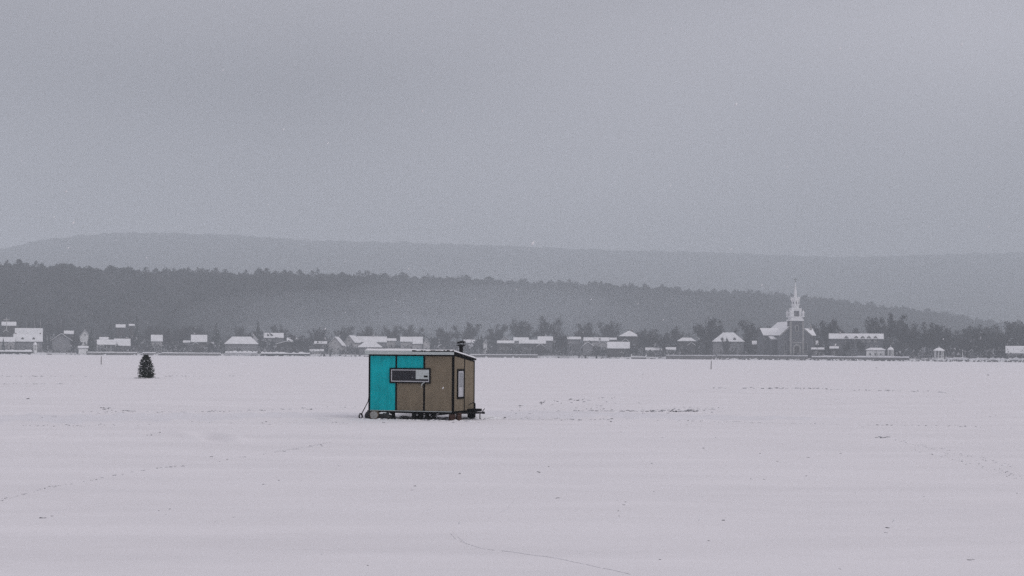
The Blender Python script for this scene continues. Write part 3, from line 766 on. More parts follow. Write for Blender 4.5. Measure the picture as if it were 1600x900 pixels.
b.lathe([(1.25, z3 + .6), (1.0, z3 + 1.8), (.85, z3 + 4.2), (.45, z3 + 7.4), (.12, zt_)], (0, yc, 0), 8); b.build('spire', 'churchwhite', ch)
b = MB(); b.box(-.12, .12, yc - .12, yc + .12, zt_ - .2, zz(433.5)); b.box(-.95, .95, yc - .1, yc + .1, zz(437), zz(436)); b.build('cross', 'cross', ch)
MB().box(-4.5, 4.5, -5.2, -2.95, -1, .25).build('front_steps', 'stonepale', ch)

# ------------------------------------------------------------------ gazebo, kiosks, mast
def gazebo(name, label, px, q, wpx, roof_py, peak_py, base_py, n=8):
    X, Y, Z = spot(px, q); r = wpx * Y / F / 2
    z1 = zat(px, roof_py, Y) - Z; zp = zat(px, peak_py, Y) - Z; zb = zat(px, base_py, Y) - Z
    g = thing(name, label, 'gazebo', (X, Y, Z))
    MB().lathe([(r, -1), (r, zb)], (0, 0, 0), n).build('floor', 'wall_white', g)
    for k in range(n):
        a = 2 * math.pi * (k + .5) / n
        b = MB(); b.box(math.cos(a) * r * .92 - .16, math.cos(a) * r * .92 + .16, math.sin(a) * r * .92 - .16, math.sin(a) * r * .92 + .16, zb, z1); b.build('post', 'wall_white', g)
    b = MB(); b.lathe([(r * .95, zb + 1.0), (r * .95, zb + 1.15), (r * .88, zb + 1.15), (r * .88, zb + 1.0), (r * .95, zb + 1.0)], (0, 0, 0), n)
    b.lathe([(r * .95, zb + .3), (r * .95, zb + .42), (r * .88, zb + .42), (r * .88, zb + .3), (r * .95, zb + .3)], (0, 0, 0), n); b.build('railing', 'wall_white', g)
    rf = MB().lathe([(r * 1.15, z1), (r * 1.15, z1 + .3), (r * .25, zp - .5)], (0, 0, 0), n).build('roof', 'wall_white', g)
    MB().lathe([(r * 1.13, z1 + .31), (r * 1.1, z1 + .6), (r * .6, (z1 + zp) / 2 + .5), (r * .2, zp - .1), (0, zp)], (0, 0, 0), n).build('snow_cover', 'snow', rf)
    MB().tube([(0, 0, zp - .2), (0, 0, zp + 1.0)], .12, 6).build('finial', 'wall_white', g)
    return g
gazebo('gazebo', 'round white gazebo with snowy cone roof on the right shore', 1467, 5, 15, 548.5, 543, 559)
gazebo('kiosk', 'small white kiosk with domed roof beside the veranda building', 1391.5, 6, 9, 547, 542, 557, 6)
gazebo('kiosk', 'little white lookout kiosk on the shore below the leftmost long house', 55, 4, 5.5, 539, 534.5, 547, 6)
X, Y, Z = spot(1504, 6)
b = MB(); b.tube([(0, 0, -.5), (0, 0, zat(1504, 546, Y) - Z)], [.22, .12], 6); o = b.build('mast', 'wall_white', None, (X, Y, Z)); tag(o, 'thin white mast on the shore right of the gazebo', 'mast')
X, Y, Z = spot(10, 92)
t = thing('utility_mast', 'pale mast with crossbar rising at the far left above the houses', 'mast', (X, Y, Z))
MB().tube([(0, 0, -.5), (0, 0, zat(10, 496, Y) - Z)], [.35, .25], 6).build('pole', 'birch', t)
MB().box(-2.2, 2.2, -.5, -.3, zat(10, 500, Y) - Z, zat(10, 499, Y) - Z).build('crossbar', 'birch', t)

# ------------------------------------------------------------------ sea walls, hedges, posts, dock on the shore
def strip(name, label, p0, p1, q, h, m, cap, cat, group, thick=1.2, n=14, rough=0.0):
    t = None
    b = MB(); c = MB(); pts = []
    for i in range(n + 1):
        px = p0 + (p1 - p0) * i / n; Y = float(shore(px)) + q
        pts.append((Y * (px - 800) / F, Y))
    ox, oy = pts[n // 2]
    t = thing(name, label, cat, (ox, oy, 0), 0, group); t['kind'] = 'thing'
    def ribbon(B, z0, z1, th, jit):
        k = len(B.v)
        for (x, y) in pts:
            j = random.uniform(-jit, jit)
            for (yy, zq) in ((-th / 2, z0), (th / 2, z0), (th / 2, z1 + j), (-th / 2, z1 + j)):
                B.v.append((x - ox, y - oy + yy, zq))
        for i in range(len(pts) - 1):
            a0, b0 = k + i * 4, k + (i + 1) * 4
            for j in range(4):
                B.f.append((a0 + j, b0 + j, b0 + (j + 1) % 4, a0 + (j + 1) % 4))
        B.f.append((k + 3, k + 2, k + 1, k)); e = k + 4 * (len(pts) - 1); B.f.append((e, e + 1, e + 2, e + 3))
    ribbon(b, -.6, h, thick, rough); b.build('wall' if cat == 'wall' else 'body', m, t)
    ribbon(c, h - rough, h + cap, thick * 1.15, rough + .05); c.build('snow_cap', 'snow', t)
    return t
SW = 'sea walls along the far shore'
strip('sea_wall', 'dark sea wall below the porch house, left of the fir', 137, 214, -1, 1.7, 'concrete', .5, 'wall', SW)
strip('sea_wall', 'short dark sea wall directly behind the fir on the ice', 223, 243, -1, 1.6, 'concrete', .5, 'wall', SW)
strip('sea_wall', 'long dark sea wall between the fir and the big hip roof', 253, 345, -1, 1.6, 'concrete', .5, 'wall', SW)
strip('sea_wall', 'dark sea wall just right of the fishing hut', 735, 840, -1, 2.0, 'concrete', .5, 'wall', SW)
strip('sea_wall', 'tall dark sea wall left of the domed roof house', 1041, 1118, -1, 2.4, 'concrete', .4, 'wall', SW)
strip('sea_wall', 'low stone wall in front of the church', 1120, 1262, 2, 2.6, 'concrete', .5, 'wall', SW)
strip('sea_wall', 'low stone wall right of the church', 1268, 1420, 2, 2.3, 'concrete', .6, 'wall', SW, rough=.2)
HG = 'snowy hedges on the far shore'
strip('hedge', 'snow-covered hedge below the leftmost long house', -20, 50, 3, 2.3, 'twig', .6, 'hedge', HG, 2, 30, .4)
strip('hedge', 'snow-covered hedge below the big hip roof', 352, 402, 2, 2.6, 'twigpale', .6, 'hedge', HG, 2, 30, .4)
strip('hedge', 'thin snowy hedge right of the big hip roof', 408, 484, 2, 2.2, 'twig', .5, 'hedge', HG, 2, 30, .5)
strip('hedge', 'low snowy hedge on the right shore beside the gazebo', 1480, 1600, 4, 1.6, 'twig', .6, 'hedge', HG, 2, 40, .5)
for i, (px, lab) in enumerate(((506.5, 'dark post left of the white cottage, left of the pair'), (516, 'dark post left of the white cottage, right of the pair'), (914.6, 'dark post on the shore snow right of the shore tree'), (932, 'dark post on the shore snow near the dark shed'))):
    X, Y, Z = spot(px, -3)
    b = MB(); b.lathe([(.62, -.5), (.62, 1.5), (.5, 1.9), (.2, 2.0)], (0, 0, 0), 8); tag(b.build('mooring_post', 'rubber', None, (X, Y, 0)), lab, 'post', 'dark mooring posts')
X, Y, Z = spot(998, -4)
t = thing('floating_dock', 'dark raised dock with white upturned ends near the dark shed', 'dock', (X, Y, 0))
MB().box(-4.8, 4.8, -1.5, 1.5, -.2, 1.0).build('platform', 'wall_dark', t)
MB().box(-4.7, 4.7, -1.4, 1.4, 1.01, 1.6).build('snow_cover', 'snow', t)
for sx in (-1, 1): MB().prism([(sx * 4.2, 1.0), (sx * 4.9, 1.0), (sx * 5.2, 3.0), (sx * 4.8, 3.1)], -1.3, 1.3, 'y').build('end_board', 'wall_white', t)

# snow-capped stones of the shore and the drifted bank
def chunks(c, size, flat, seed):
    g = np.random.default_rng(seed); n = len(c)
    t = (1 + 5 ** .5) / 2
    iv = np.array([(-1, t, 0), (1, t, 0), (-1, -t, 0), (1, -t, 0), (0, -1, t), (0, 1, t), (0, -1, -t), (0, 1, -t), (t, 0, -1), (t, 0, 1), (-t, 0, -1), (-t, 0, 1)], float); iv /= np.linalg.norm(iv[0])
    fc = np.array([(0, 11, 5), (0, 5, 1), (0, 1, 7), (0, 7, 10), (0, 10, 11), (1, 5, 9), (5, 11, 4), (11, 10, 2), (10, 7, 6), (7, 1, 8), (3, 9, 4), (3, 4, 2), (3, 2, 6), (3, 6, 8), (3, 8, 9), (4, 9, 5), (2, 4, 11), (6, 2, 10), (8, 6, 7), (9, 8, 1)])
    v = iv[None] * g.uniform(.65, 1.2, (n, 12, 1)) * size[:, None, None] * np.stack([g.uniform(.8, 1.7, n), g.uniform(.6, 1.2, n), flat * g.uniform(.6, 1.3, n)], -1)[:, None, :]
    a = g.uniform(-.5, .5, n); ca, sa = np.cos(a)[:, None], np.sin(a)[:, None]
    v = np.stack([v[:, :, 0] * ca - v[:, :, 1] * sa, v[:, :, 0] * sa + v[:, :, 1] * ca, v[:, :, 2]], -1) + c[:, None, :]
    return v.reshape(-1, 3), (fc[None] + (np.arange(n) * 12)[:, None, None]).reshape(-1, 3)
def stuff(name, c, size, flat, mats, prob, label, cat, seed=1, smooth=False):
    c = np.asarray(c, float); size = np.asarray(size, float)
    v, f = chunks(c, size, flat, seed)
    g = np.random.default_rng(seed + 5)
    mi = np.repeat(g.choice(len(mats), len(c), p=prob), 20)
    return tag(link(name, np_mesh(name, v, f, mats, mi, smooth)), label, cat, kind='stuff')
c, s_ = [], []
for i in range(1500):
    px = rng.choice([rng.uniform(1115, 1610), rng.uniform(1115, 1610), rng.uniform(-20, 1115)])
    q = rng.uniform(-2.5, 3.0); Y = float(shore(px)) + q
    c.append((Y * (px - 800) / F, Y, max(0, float(terr(q))) + rng.uniform(-.1, .35))); s_.append(rng.uniform(.3, .85))
stuff('shore_stones', c, s_, .7, ['rock', 'snow'], [.5, .5], 'broken stones half buried in snow along the far waterline', 'stones', 3)

# ------------------------------------------------------------------ stakes and little fir on the ice
for px, py, lab in ((158, 570, 'thin dark stake standing in the ice left of the fir'), (1111, 577, 'thin dark stake standing in the ice right of centre below the round tree')):
    x, y = ground(px, py)
    b = MB(); b.tube([(0, 0, -.3), (.01, 0, .8), (.05, 0, 1.75)], [.085, .075, .06], 8); o = b.build('stake', 'stake', None, (x, y, 0)); tag(o, lab, 'stake', 'stakes set in the ice')

fx, fy = ground(229, 590.5)
fir = thing('fir_tree', 'small dense dark fir tree standing alone on the ice', 'tree', (fx, fy, 0))
fir.rotation_euler = (0, R(-2.5), 0)
MB().tube([(0, 0, -.2), (0, 0, 1.2), (0, 0, 2.3)], [.06, .045, .015], 8).build('trunk', 'trunk', fir)
g = np.random.default_rng(5); T_ = []; mi = []; SN = []
HT = 2.42
for i in range(58):
    t = i / 57; z = 0.06 + (HT - .22) * t
    rad = (0.74 - .22 * t) * (1 - t ** 3.2) ** 0.6 * (0.93 + .16 * math.sin(i * 2.1)) + .13
    for j in range(int(9 + 15 * (1 - t))):
        a = g.uniform(0, 6.283); L = rad * g.uniform(.55, 1.06); z_ = z + g.uniform(-.05, .05)
        up = L * g.uniform(-.15, .30) + (.1 * t)
        d = np.array([math.cos(a), math.sin(a), 0]); sd_ = np.array([-math.sin(a), math.cos(a), 0])
        r0 = np.array([0, 0, z_]); tip = d * L + np.array([0, 0, z_ + up])
        for k in range(6):           # needle sprays along the branch
            p = r0 + (tip - r0) * (0.3 + .7 * k / 5); wv = (.16 - .014 * k) * g.uniform(.6, 1.2)
            fw = (tip - r0) / max(L, .01) * .11
            for s2 in (-1, 1):
                e = p + sd_ * s2 * wv + fw + np.array([0, 0, g.uniform(-.06, .04)])
                n_ = np.array([0, 0, .035])
                T_ += [[p - n_, e, p + fw + n_]]; mi.append(0)
        if g.random() < .30 and t < .9:
            SN.append(tip * np.array([1.0, 1.0, 1]) + np.array([0, 0, .05]))
v = np.array(T_).reshape(-1, 3)
link('foliage', np_mesh('foliage', v, np.arange(len(v)).reshape(-1, 3), ['needle']), fir)
vs_, fs_ = chunks(np.array(SN), g.uniform(.03, .095, len(SN)), .6, 9)
o = link('snow_clumps', np_mesh('snow_clumps', vs_, fs_, ['snow'], smooth=True), fir); o['kind'] = 'stuff'
stuff('fir_base_snow', [(fx + dx, fy - .3 + dy, .0) for dx, dy in zip(g.uniform(-1.3, 1.6, 30), g.uniform(-.3, .4, 30))], g.uniform(.05, .16, 30), .5, ['snow', 'chunk'], [.7, .3], 'little heap of trodden snow round the foot of the fir', 'snow', 21)

# ------------------------------------------------------------------ ice fishing hut
YAW = R(20); L_, W_ = 3.97, 2.36
nx, ny = ground(708.5, 657.3)
hut = thing('ice_fishing_hut', 'teal and taupe panelled fishing hut on wheels standing on the ice', 'hut')
hut.rotation_euler = (0, 0, -YAW)
hut.location = (nx - L_ * math.cos(YAW), ny + L_ * math.sin(YAW), 0)     # origin: left end of the front, on the ice
ZB, ZF = 0.36, 2.82
SL = 0.25 / W_
def zr(y): return ZF - SL * y
b = MB(); b.prism([(0, ZB), (W_, ZB), (W_, zr(W_)), (0, ZF)], 0, L_, 'x'); b.build('body', 'black', hut)
def panel(x0, x1, z0, z1, m, lab=None):
    b = MB(); e = .004
    b.box(x0, x1, -.016, -.001, z0, z1)
    o = b.build('panel', m, hut)
    if lab: o['label'] = lab
    return o
XB1, XB2 = 1.295, 2.61
panel(.055, XB1 - .032, ZB + .03, ZF - .07, 'teal', 'tall teal panel at the left')
panel(XB1 + .032, XB2 - .032, 2.20, ZF - .07, 'teal', 'short teal panel above the window')
panel(XB1 + .032, XB2 - .032, ZB + .04, 1.60, 'beige', 'short taupe panel below the window')
panel(XB2 + .036, L_ - .06, ZB + .04, ZF - .07, 'beige', 'tall taupe panel at the right')
def batten(x0, x1, y0, y1, z0, z1): return MB().box(x0, x1, y0, y1, z0, z1).build('batten', 'black', hut)
batten(XB1 - .038, XB1 + .038, -.034, -.0165, ZB + .01, 1.565); batten(XB1 - .038, XB1 + .038, -.034, -.0165, 2.235, ZF - .02)
batten(XB2 - .040, XB2 + .042, -.034, -.0165, ZB + .01, 1.565); batten(XB2 - .042, XB2 + .038, -.034, -.0165, 2.235, ZF - .02)
MB().box(-.014, .062, -.036, -.0012, ZB, ZF).build('corner_trim', 'black', hut)
MB().box(L_ - .070, L_ + .036, -.036, -.0012, ZB, ZF).build('corner_trim', 'black', hut)
MB().box(.063, L_ - .071, -.038, -.0165, ZB + .002, ZB + .026).build('sill_trim', 'whiteboard', hut)
MB().box(.063, L_ - .071, -.040, -.0165, ZF - .075, ZF - .004).build('head_trim', 'black', hut)
# right end wall
def endpanel(y0, y1):
    MB().prism([(y0, ZB + .04), (y1, ZB + .04), (y1, zr(y1) - .05), (y0, zr(y0) - .05)], L_ + .001, L_ + .016, 'x').build('panel', 'beige', hut)
YM = W_ / 2
endpanel(.045, YM - .03); endpanel(YM + .035, W_ - .055)
MB().prism([(YM - .028, ZB), (YM + .033, ZB), (YM + .033, zr(YM) - .02), (YM - .028, zr(YM) - .02)], L_ + .0165, L_ + .034, 'x').build('batten', 'black', hut)
MB().prism([(W_ - .053, ZB), (W_ + .02, ZB), (W_ + .02, zr(W_)), (W_ - .053, zr(W_))], L_ + .0012, L_ + .036, 'x').build('corner_trim', 'black', hut)
MB().prism([(.0, ZF - .055), (W_ - .055, zr(W_) - .055), (W_ - .055, zr(W_) - .004), (.0, ZF - .004)], L_ + .0165, L_ + .038, 'x').build('head_trim', 'black', hut)
# front window
wx0, wx1, wz0, wz1 = 1.0, 2.92, 1.57, 2.23
def ring(x0, x1, z0, z1, t, ya, yb):
    b = MB(); b.box(x0, x1, ya, yb, z0, z0 + t); b.box(x0, x1, ya, yb, z1 - t, z1); b.box(x0, x0 + t, ya, yb, z0 + t, z1 - t); b.box(x1 - t, x1, ya, yb, z0 + t, z1 - t); return b
win = MB().box(wx0 + .03, wx1 - .03, -.03, -.0168, wz0 + .03, wz1 - .03).build('window', 'black', hut)
ring(wx0, wx1, wz0, wz1, .062, -.075, -.035).build('frame', 'black', win)
ring(wx0 + .064, wx1 - .064, wz0 + .064, wz1 - .064, .042, -.062, -.0305).build('sash', 'whiteframe', win)
MB().box(wx0 + .107, wx1 - .107, -.045, -.031, wz0 + .107, wz1 - .107).build('pane', 'glass', win)
px0, px1, pz0, pz1 = wx0 + 1.235, wx1 - .068, wz0 + .19, wz1 - .066
MB().box(px0, px1, -.071, -.063, pz0, pz1).build('sliding_board', 'whiteboard', win)
lb = MB(); lb.box(px1 - .235, px1 - .155, -.075, -.0715, pz0 + .075, pz0 + .155); lb.box(px1 - .135, px1 - .06, -.075, -.0715, pz0 + .075, pz0 + .155); lb.box(px1 - .155, px1 - .135, -.075, -.0715, pz0 + .09, pz0 + .14)
lb.build('number_plate', 'black', win)
MB().tube([(2.66, -.085, 1.64), (2.58, -.09, 1.58), (2.51, -.085, 1.50), (2.48, -.06, 1.38)], [.018, .02, .022, .014], 6).build('hanging_strap', 'whiteboard', win)
# tall end window
ey0, ey1, ez0, ez1 = .32, 1.09, .92, 2.20
def xring(y0, y1, z0, z1, t, xa, xb):
    b = MB(); b.box(xa, xb, y0, y1, z0, z0 + t); b.box(xa, xb, y0, y1, z1 - t, z1); b.box(xa, xb, y0, y0 + t, z0 + t, z1 - t); b.box(xa, xb, y1 - t, y1, z0 + t, z1 - t); return b
w2 = MB().box(L_ + .0165, L_ + .024, ey0 + .03, ey1 - .03, ez0 + .03, ez1 - .03).build('window', 'black', hut)
xring(ey0, ey1, ez0, ez1, .085, L_ + .0245, L_ + .06).build('frame', 'black', w2)
xring(ey0 + .087, ey1 - .087, ez0 + .087, ez1 - .087, .07, L_ + .0245, L_ + .05).build('sash', 'whiteframe', w2)
MB().box(L_ + .0245, L_ + .032, ey0 + .158, ey1 - .158, ez0 + .158, ez1 - .158).build('pane', 'paleglass', w2)
MB().box(L_ + .051, L_ + .058, ey0 + .16, ey1 - .2, ez0 + .16, ez0 + .5).build('curtain', 'whiteframe', w2)
# roof
roof = MB().prism([(-.13, zr(-.13) + .02), (W_ + .1, zr(W_ + .1) + .02), (W_ + .1, zr(W_ + .1) + .085), (-.13, zr(-.13) + .12)], -.13, L_ + .075, 'x').build('roof', 'black', hut)
MB().box(-.14, 2.22, -.160, -.131, ZF - .01, ZF + .155).build('fascia', 'whiteboard', roof)
MB().box(2.225, L_ + .06, -.156, -.131, ZF - .008, ZF + .135).build('fascia', 'whiteboard', roof)
rg = MB(); pts = []
for i in range(27):
    x = 2.1 + (L_ + .06 - 2.1) * i / 26
    pts.append((x, ZF + .165 + random.uniform(-.02, .03)))
rg.prism([(2.1, ZF + .12)] + [(L_ + .06, ZF + .12)] + pts[::-1], -.168, -.12, 'y'); rg.build('torn_roofing_felt', 'black', roof)
# snow on the roof: an uneven cushion
nxs, nys = 70, 34
gx = np.linspace(-.17, L_ + .085, nxs); gy = np.linspace(-.15, W_ + .09, nys)
GX, GY = np.meshgrid(gx, gy, indexing='ij')
edge = np.minimum(np.minimum(GX + .17, L_ + .085 - GX), np.minimum((GY + .15) * 1.2, W_ + .09 - GY))
thk = (0.10 - .035 * np.clip((GX - 2.0) / .4, 0, 1)) * np.clip(edge / .10, 0, 1) ** .5 + .025 * vnoise(GX * 3, GY * 3) * np.clip(edge / .15, 0, 1) + .012
top_ = ZF - SL * GY + .125 - .02 * np.clip(GY / W_, 0, 1) + thk
bot = ZF - SL * GY + .124 - .035 * np.clip(GY / W_, 0, 1)
vt = np.concatenate([np.stack([GX, GY, top_], -1).reshape(-1, 3), np.stack([GX, GY, bot], -1).reshape(-1, 3)])
gf = grid_faces(nxs, nys); n0 = nxs * nys
I = np.arange(n0).reshape(nxs, nys)
loop = np.concatenate([I[:, 0], I[-1, 1:], I[-2::-1, -1], I[0, -2:0:-1]])
nxt = np.roll(loop, -1)
side = np.stack([loop, loop + n0, nxt + n0, nxt], -1)
link('snow_cover', np_mesh('snow_cover', vt, np.concatenate([gf, gf[:, ::-1] + n0, side]), ['snow'], smooth=True), roof)
# stove pipe
cx_, cy_ = L_ - .27, 1.50
zc = zr(cy_)
pipe = MB().lathe([(.115, zc - .05), (.115, zc + .03), (.088, zc + .08), (.085, zc + .60)], (cx_, cy_, 0), 16).build('stove_pipe', 'iron', hut)
b = MB(); b.lathe([(.09, zc + .52), (.16, zc + .55), (.21, zc + .585), (.195, zc + .60), (.12, zc + .58), (.09, zc + .57)], (cx_, cy_, 0), 18); b.build('draft_collar', 'iron', pipe)
MB().lathe([(.20, 0), (.225, .02), (.19, .06), (.08, .095), (0, .105)], (0, 0, 0), 18).build('rain_cap', 'iron', pipe, (cx_, cy_, zc + .66)).rotation_euler = (R(3), R(-7), 0)
for k in range(3):
    a = k * 2.094 + .4
    MB().tube([(cx_ + .085 * math.cos(a), cy_ + .085 * math.sin(a), zc + .50), (cx_ + .11 * math.cos(a), cy_ + .11 * math.sin(a), zc + .69)], .012, 5).build('cap_strut', 'iron', pipe)
# running gear
for yy in (.06, W_ - .16):
    MB().box(-.02, L_ + .02, yy, yy + .08, ZB - .085, ZB - .002).build('chassis_beam', 'iron', hut)
for xx in (.05, 1.2, 2.4, L_ - .15):
    MB().box(xx, xx + .08, .165, W_ - .165, ZB - .08, ZB - .003).build('cross_member', 'iron', hut)
MB().box(-.03, L_ + .03, -.03, .055, ZB - .075, ZB - .001).build('skirt_board', 'black', hut)
for wx in (2.25, 2.85):
    MB().tube([(wx, .2, .2), (wx, W_ - .2, .2)], .03, 8).build('axle', 'iron', hut)
    for wy, sgn in ((.15, -1),):
        wh = bpy.data.objects.new('wheel', None); C.objects.link(wh); wh.parent = hut; wh.location = (wx, wy, .215)
        MB().lathe([(.15, -.07), (.20, -.085), (.245, -.075), (.262, -.045), (.265, 0), (.262, .045), (.245, .075), (.20, .085), (.15, .07), (.15, -.07)], (0, 0, 0), 28, 'y').build('tyre', 'rubber', wh, smooth=True)
        MB().lathe([(.04, -.06), (.06, -.04), (.10, -.03), (.149, -.062), (.149, .06), (.05, .05)], (0, 0, 0), 20, 'y').build('rim', 'rim', wh, smooth=True)
        MB().lathe([(.045, -.085), (.05, -.06), (.05, -.04)], (0, 0, 0), 12, 'y').build('hub_cap', 'rim', wh)
# drawbar
tx = L_ + .78
tg = MB().tube([(L_ - .3, .45, ZB - .06), (tx - .1, YM - .03, ZB - .05)], .045, 6)
tg.tube([(L_ - .3, W_ - .45, ZB - .06), (tx - .1, YM + .03, ZB - .05)], .045, 6)
tg.build('drawbar', 'iron', hut)
b = MB(); b.box(tx - .2, tx + .12, YM - .05, YM + .05, ZB - .08, ZB - .01); b.lathe([(.055, -.06), (.07, -.02), (.05, .03), (0, .05)], (tx + .14, YM, ZB - .03), 10); b.build('coupler', 'iron', hut)
MB().tube([(tx + .08, YM, ZB), (tx + .14, YM, ZB + .08), (tx + .19, YM, ZB + .14)], .016, 6).build('coupler_latch', 'iron', hut)
jk = MB().tube([(tx - .26, YM, .12), (tx - .26, YM, ZB + .36)], .034, 8).build('jack_post', 'iron', hut)
MB().tube([(tx - .26, YM, ZB + .36), (tx - .31, YM - .02, ZB + .40), (tx - .44, YM - .08, ZB + .33), (tx - .50, YM - .1, ZB + .28)], .02, 6).build('crank', 'iron', jk)
b = MB()
for i in range(8):
    z = ZB - .08 - i * .03
    b.box(tx - .03 - .012 * (i % 2), tx - .005 + .012 * (1 - i % 2), YM - .03, YM - .01, z - .03, z - .002)
b.build('safety_chain', 'iron', hut)
b = MB(); b.box(L_ + .05, L_ + .45, 1.5, 2.2, ZB - .02, ZB + .10); b.build('battery_box', 'black', hut)
# guy cable at the left end
MB().tube([(-.02, .05, 1.02), (-.04, .0, .76), (-.20, -.02, .46), (-.36, -.05, .15)], .022, 6).build('guy_cable', 'wire', hut)
b = MB(); pts = [(-.37 + .075 * math.cos(a), -.05, .11 + .11 * math.sin(a)) for a in np.linspace(0, 6.283, 15)]
b.tube(pts, .034, 6, False); b.build('tow_ring', 'iron', hut)

def hutpt(x, y, z=0.0):
    c, s = math.cos(-YAW), math.sin(-YAW)
    return (hut.location.x + x * c - y * s, hut.location.y + x * s + y * c, z)
def blob(name, m, loc, rad, seed, lab, cat, smooth=True, rz=0.0):
    g = np.random.default_rng(seed)
    b = MB(); n, k = 9, 14
    for i in range(n):
        t = math.pi * i / (n - 1)
        for j in range(k):
            a = 2 * math.pi * j / k
            f = 1 + .22 * g.uniform(-1, 1) * (0 < i < n - 1)
            zq = math.cos(t) * f
            b.v.append((rad[0] * math.sin(t) * math.cos(a) * f, rad[1] * math.sin(t) * math.sin(a) * f, rad[2] * max(zq, -.55)))
    for i in range(n - 1):
        for j in range(k):
            b.f.append((i * k + j, (i + 1) * k + j, (i + 1) * k + (j + 1) % k, i * k + (j + 1) % k))
    o = b.build(name, m, None, loc, smooth); o.rotation_euler = (0, 0, rz)
    return tag(o, lab, cat) if lab else o
bun = blob('tarp_bundle', 'tarp', hutpt(.82, -.10, .10), (.32, .24, .17), 3, 'crumpled black tarp bundle under the left end of the hut', 'bundle', rz=-YAW)
s2 = blob('snow_cap', 'snow', (0, 0, 0), (.20, .14, .06), 5, None, None); s2.parent = bun; s2.location = (-.12, .05, .14)
s2 = blob('snow_cap', 'snow', (0, 0, 0), (.13, .1, .05), 6, None, None); s2.parent = bun; s2.location = (.14, .06, .10)
blob('black_bag', 'tarp', hutpt(.02, .0, .14), (.22, .2, .22), 8, 'lumpy black bag at the left corner of the hut beside the ring', 'bag')
lg = thing('log', 'short thick log lying with its pale sawn face towards the viewer', 'log', hutpt(.38, -.30, .175), -YAW + R(12))
MB().lathe([(.17, -.02), (.195, 0), (.20, .25), (.19, .5)], (0, 0, 0), 20, 'y').build('bark', 'bark', lg)
MB().lathe([(0, -.035), (.165, -.032), (.168, -.021)], (0, 0, .01), 20, 'y').build('sawn_face', 'barrel', lg)
def block(loc, sx, sy, sz, m, lab, seed, tilt=0):
    r = random.Random(seed); b = MB(); n = 10
    poly = [(sx * (1 + r.uniform(-.12, .08)) * math.cos(2 * math.pi * i / n), sy * (1 + r.uniform(-.12, .08)) * math.sin(2 * math.pi * i / n)) for i in range(n)]
    b.prism(poly, -.05, sz, 'z'); o = b.build('wood_block', m, None, loc); o.rotation_euler = (0, 0, -YAW + tilt)
    return tag(o, lab, 'block', 'wooden blocks propping up the hut')
block(hutpt(L_ - .10, .10), .15, .15, ZB - .09, 'redwood', 'left of two red-brown stumps under the near corner of the hut', 1)
block(hutpt(L_ + .12, .30), .12, .13, ZB - .04, 'redwood', 'right of two red-brown stumps under the near corner of the hut', 2, .3)
block(hutpt(L_ - .02, W_ - .22), .17, .16, ZB - .09, 'black', 'black block under the far right corner of the hut', 3)
block(hutpt(1.05, .16), .13, .13, ZB - .09, 'black', 'black block under the hut right of the tarp bundle', 4)
block(hutpt(.10, .40), .14, .14, ZB - .09, 'black', 'black block under the left corner of the hut', 5)

# ------------------------------------------------------------------ clods, ridges and marks on the snow
cs, ss = [], []          # mostly white, broken snow
ds, dss = [], []         # grey ice and dirt; in the rows, dark colour painted for clod shade
def row(p0, p1, n, jx, jy, s0, s1, dark=0.6):
    for i in range(n):
        t = rng.random(); px = p0[0] + (p1[0] - p0[0]) * t + rng.normal() * jx; py = p0[1] + (p1[1] - p0[1]) * t + rng.normal() * jy
        x, y = ground(px, py); sz = 1.35 * rng.uniform(s0, s1) * y / F
        if rng.random() < dark: ds.append((x, y, lz(x, y) + sz * .05)); dss.append(sz)
        else: cs.append((x, y, lz(x, y) + sz * .1)); ss.append(sz * 1.3)
row((752, 651), (800, 653), 16, 4, 1.2, .7, 1.6); row((800, 652), (960, 655.5), 30, 8, 1.0, .7, 1.7)
row((816, 632), (860, 629), 14, 5, .8, .7, 1.6); row((870, 626), (910, 624), 10, 5, .7, .7, 1.5); row((905, 623), (965, 621), 10, 6, .7, .6, 1.2, .3)
row((905, 639.5), (990, 641), 34, 6, 1.2, .7, 1.9); row((1005, 640.5), (1092, 639), 70, 5, 1.4, .7, 1.9); row((1030, 636), (1130, 637), 40, 8, 1.2, .5, 1.1, .35)
row((760, 646), (900, 650), 60, 10, 2.2, .5, 1.3, .35); row((800, 634), (1000, 632), 50, 10, 3, .5, 1.2, .3); row((900, 641), (1120, 640), 70, 10, 2.5, .5, 1.3, .4)
row((1115, 604), (1300, 608.5), 60, 8, .6, .6, 1.5, .5); row((1290, 608), (1480, 614), 60, 8, .6, .6, 1.4, .5)
row((3, 652), (18, 653), 8, 3, .6, .7, 1.6); row((45, 653), (98, 651), 20, 4, 1, .8, 1.9); row((25, 665), (180, 663), 34, 5, .8, .5, 1.2)
row((158, 637), (178, 637), 12, 4, .7, .8, 1.7); row((195, 641.5), (212, 642), 12, 3, .4, .9, 1.8); row((140, 645), (260, 643), 22, 8, 1.0, .5, 1.2, .3)
row((255, 643), (420, 638), 36, 8, .8, .5, 1.1, .3); row((400, 638), (570, 632), 46, 8, .9, .5, 1.3, .35); row((215, 681), (260, 680), 12, 5, .6, .7, 1.4)
row((200, 662), (570, 659), 22, 10, 1.0, .5, 1.1)
for a, b_, n in (((0, 782), (45, 773), 18), ((45, 774), (85, 763), 14), ((80, 764), (150, 752), 22), ((150, 752), (250, 735), 16), ((243, 736), (290, 730), 22), ((290, 730), (430, 706), 18), ((430, 706), (515, 691), 26)):
    row(a, b_, n, 3, .6, .4, 1.1, .45)
row((1374, 687), (1388, 687), 8, 3, .8, 1.2, 2.2); row((1395, 690), (1500, 712), 30, 6, 1.2, .4, .9, .4); row((1500, 712), (1600, 733), 34, 6, 1.4, .4, 1.0, .4)
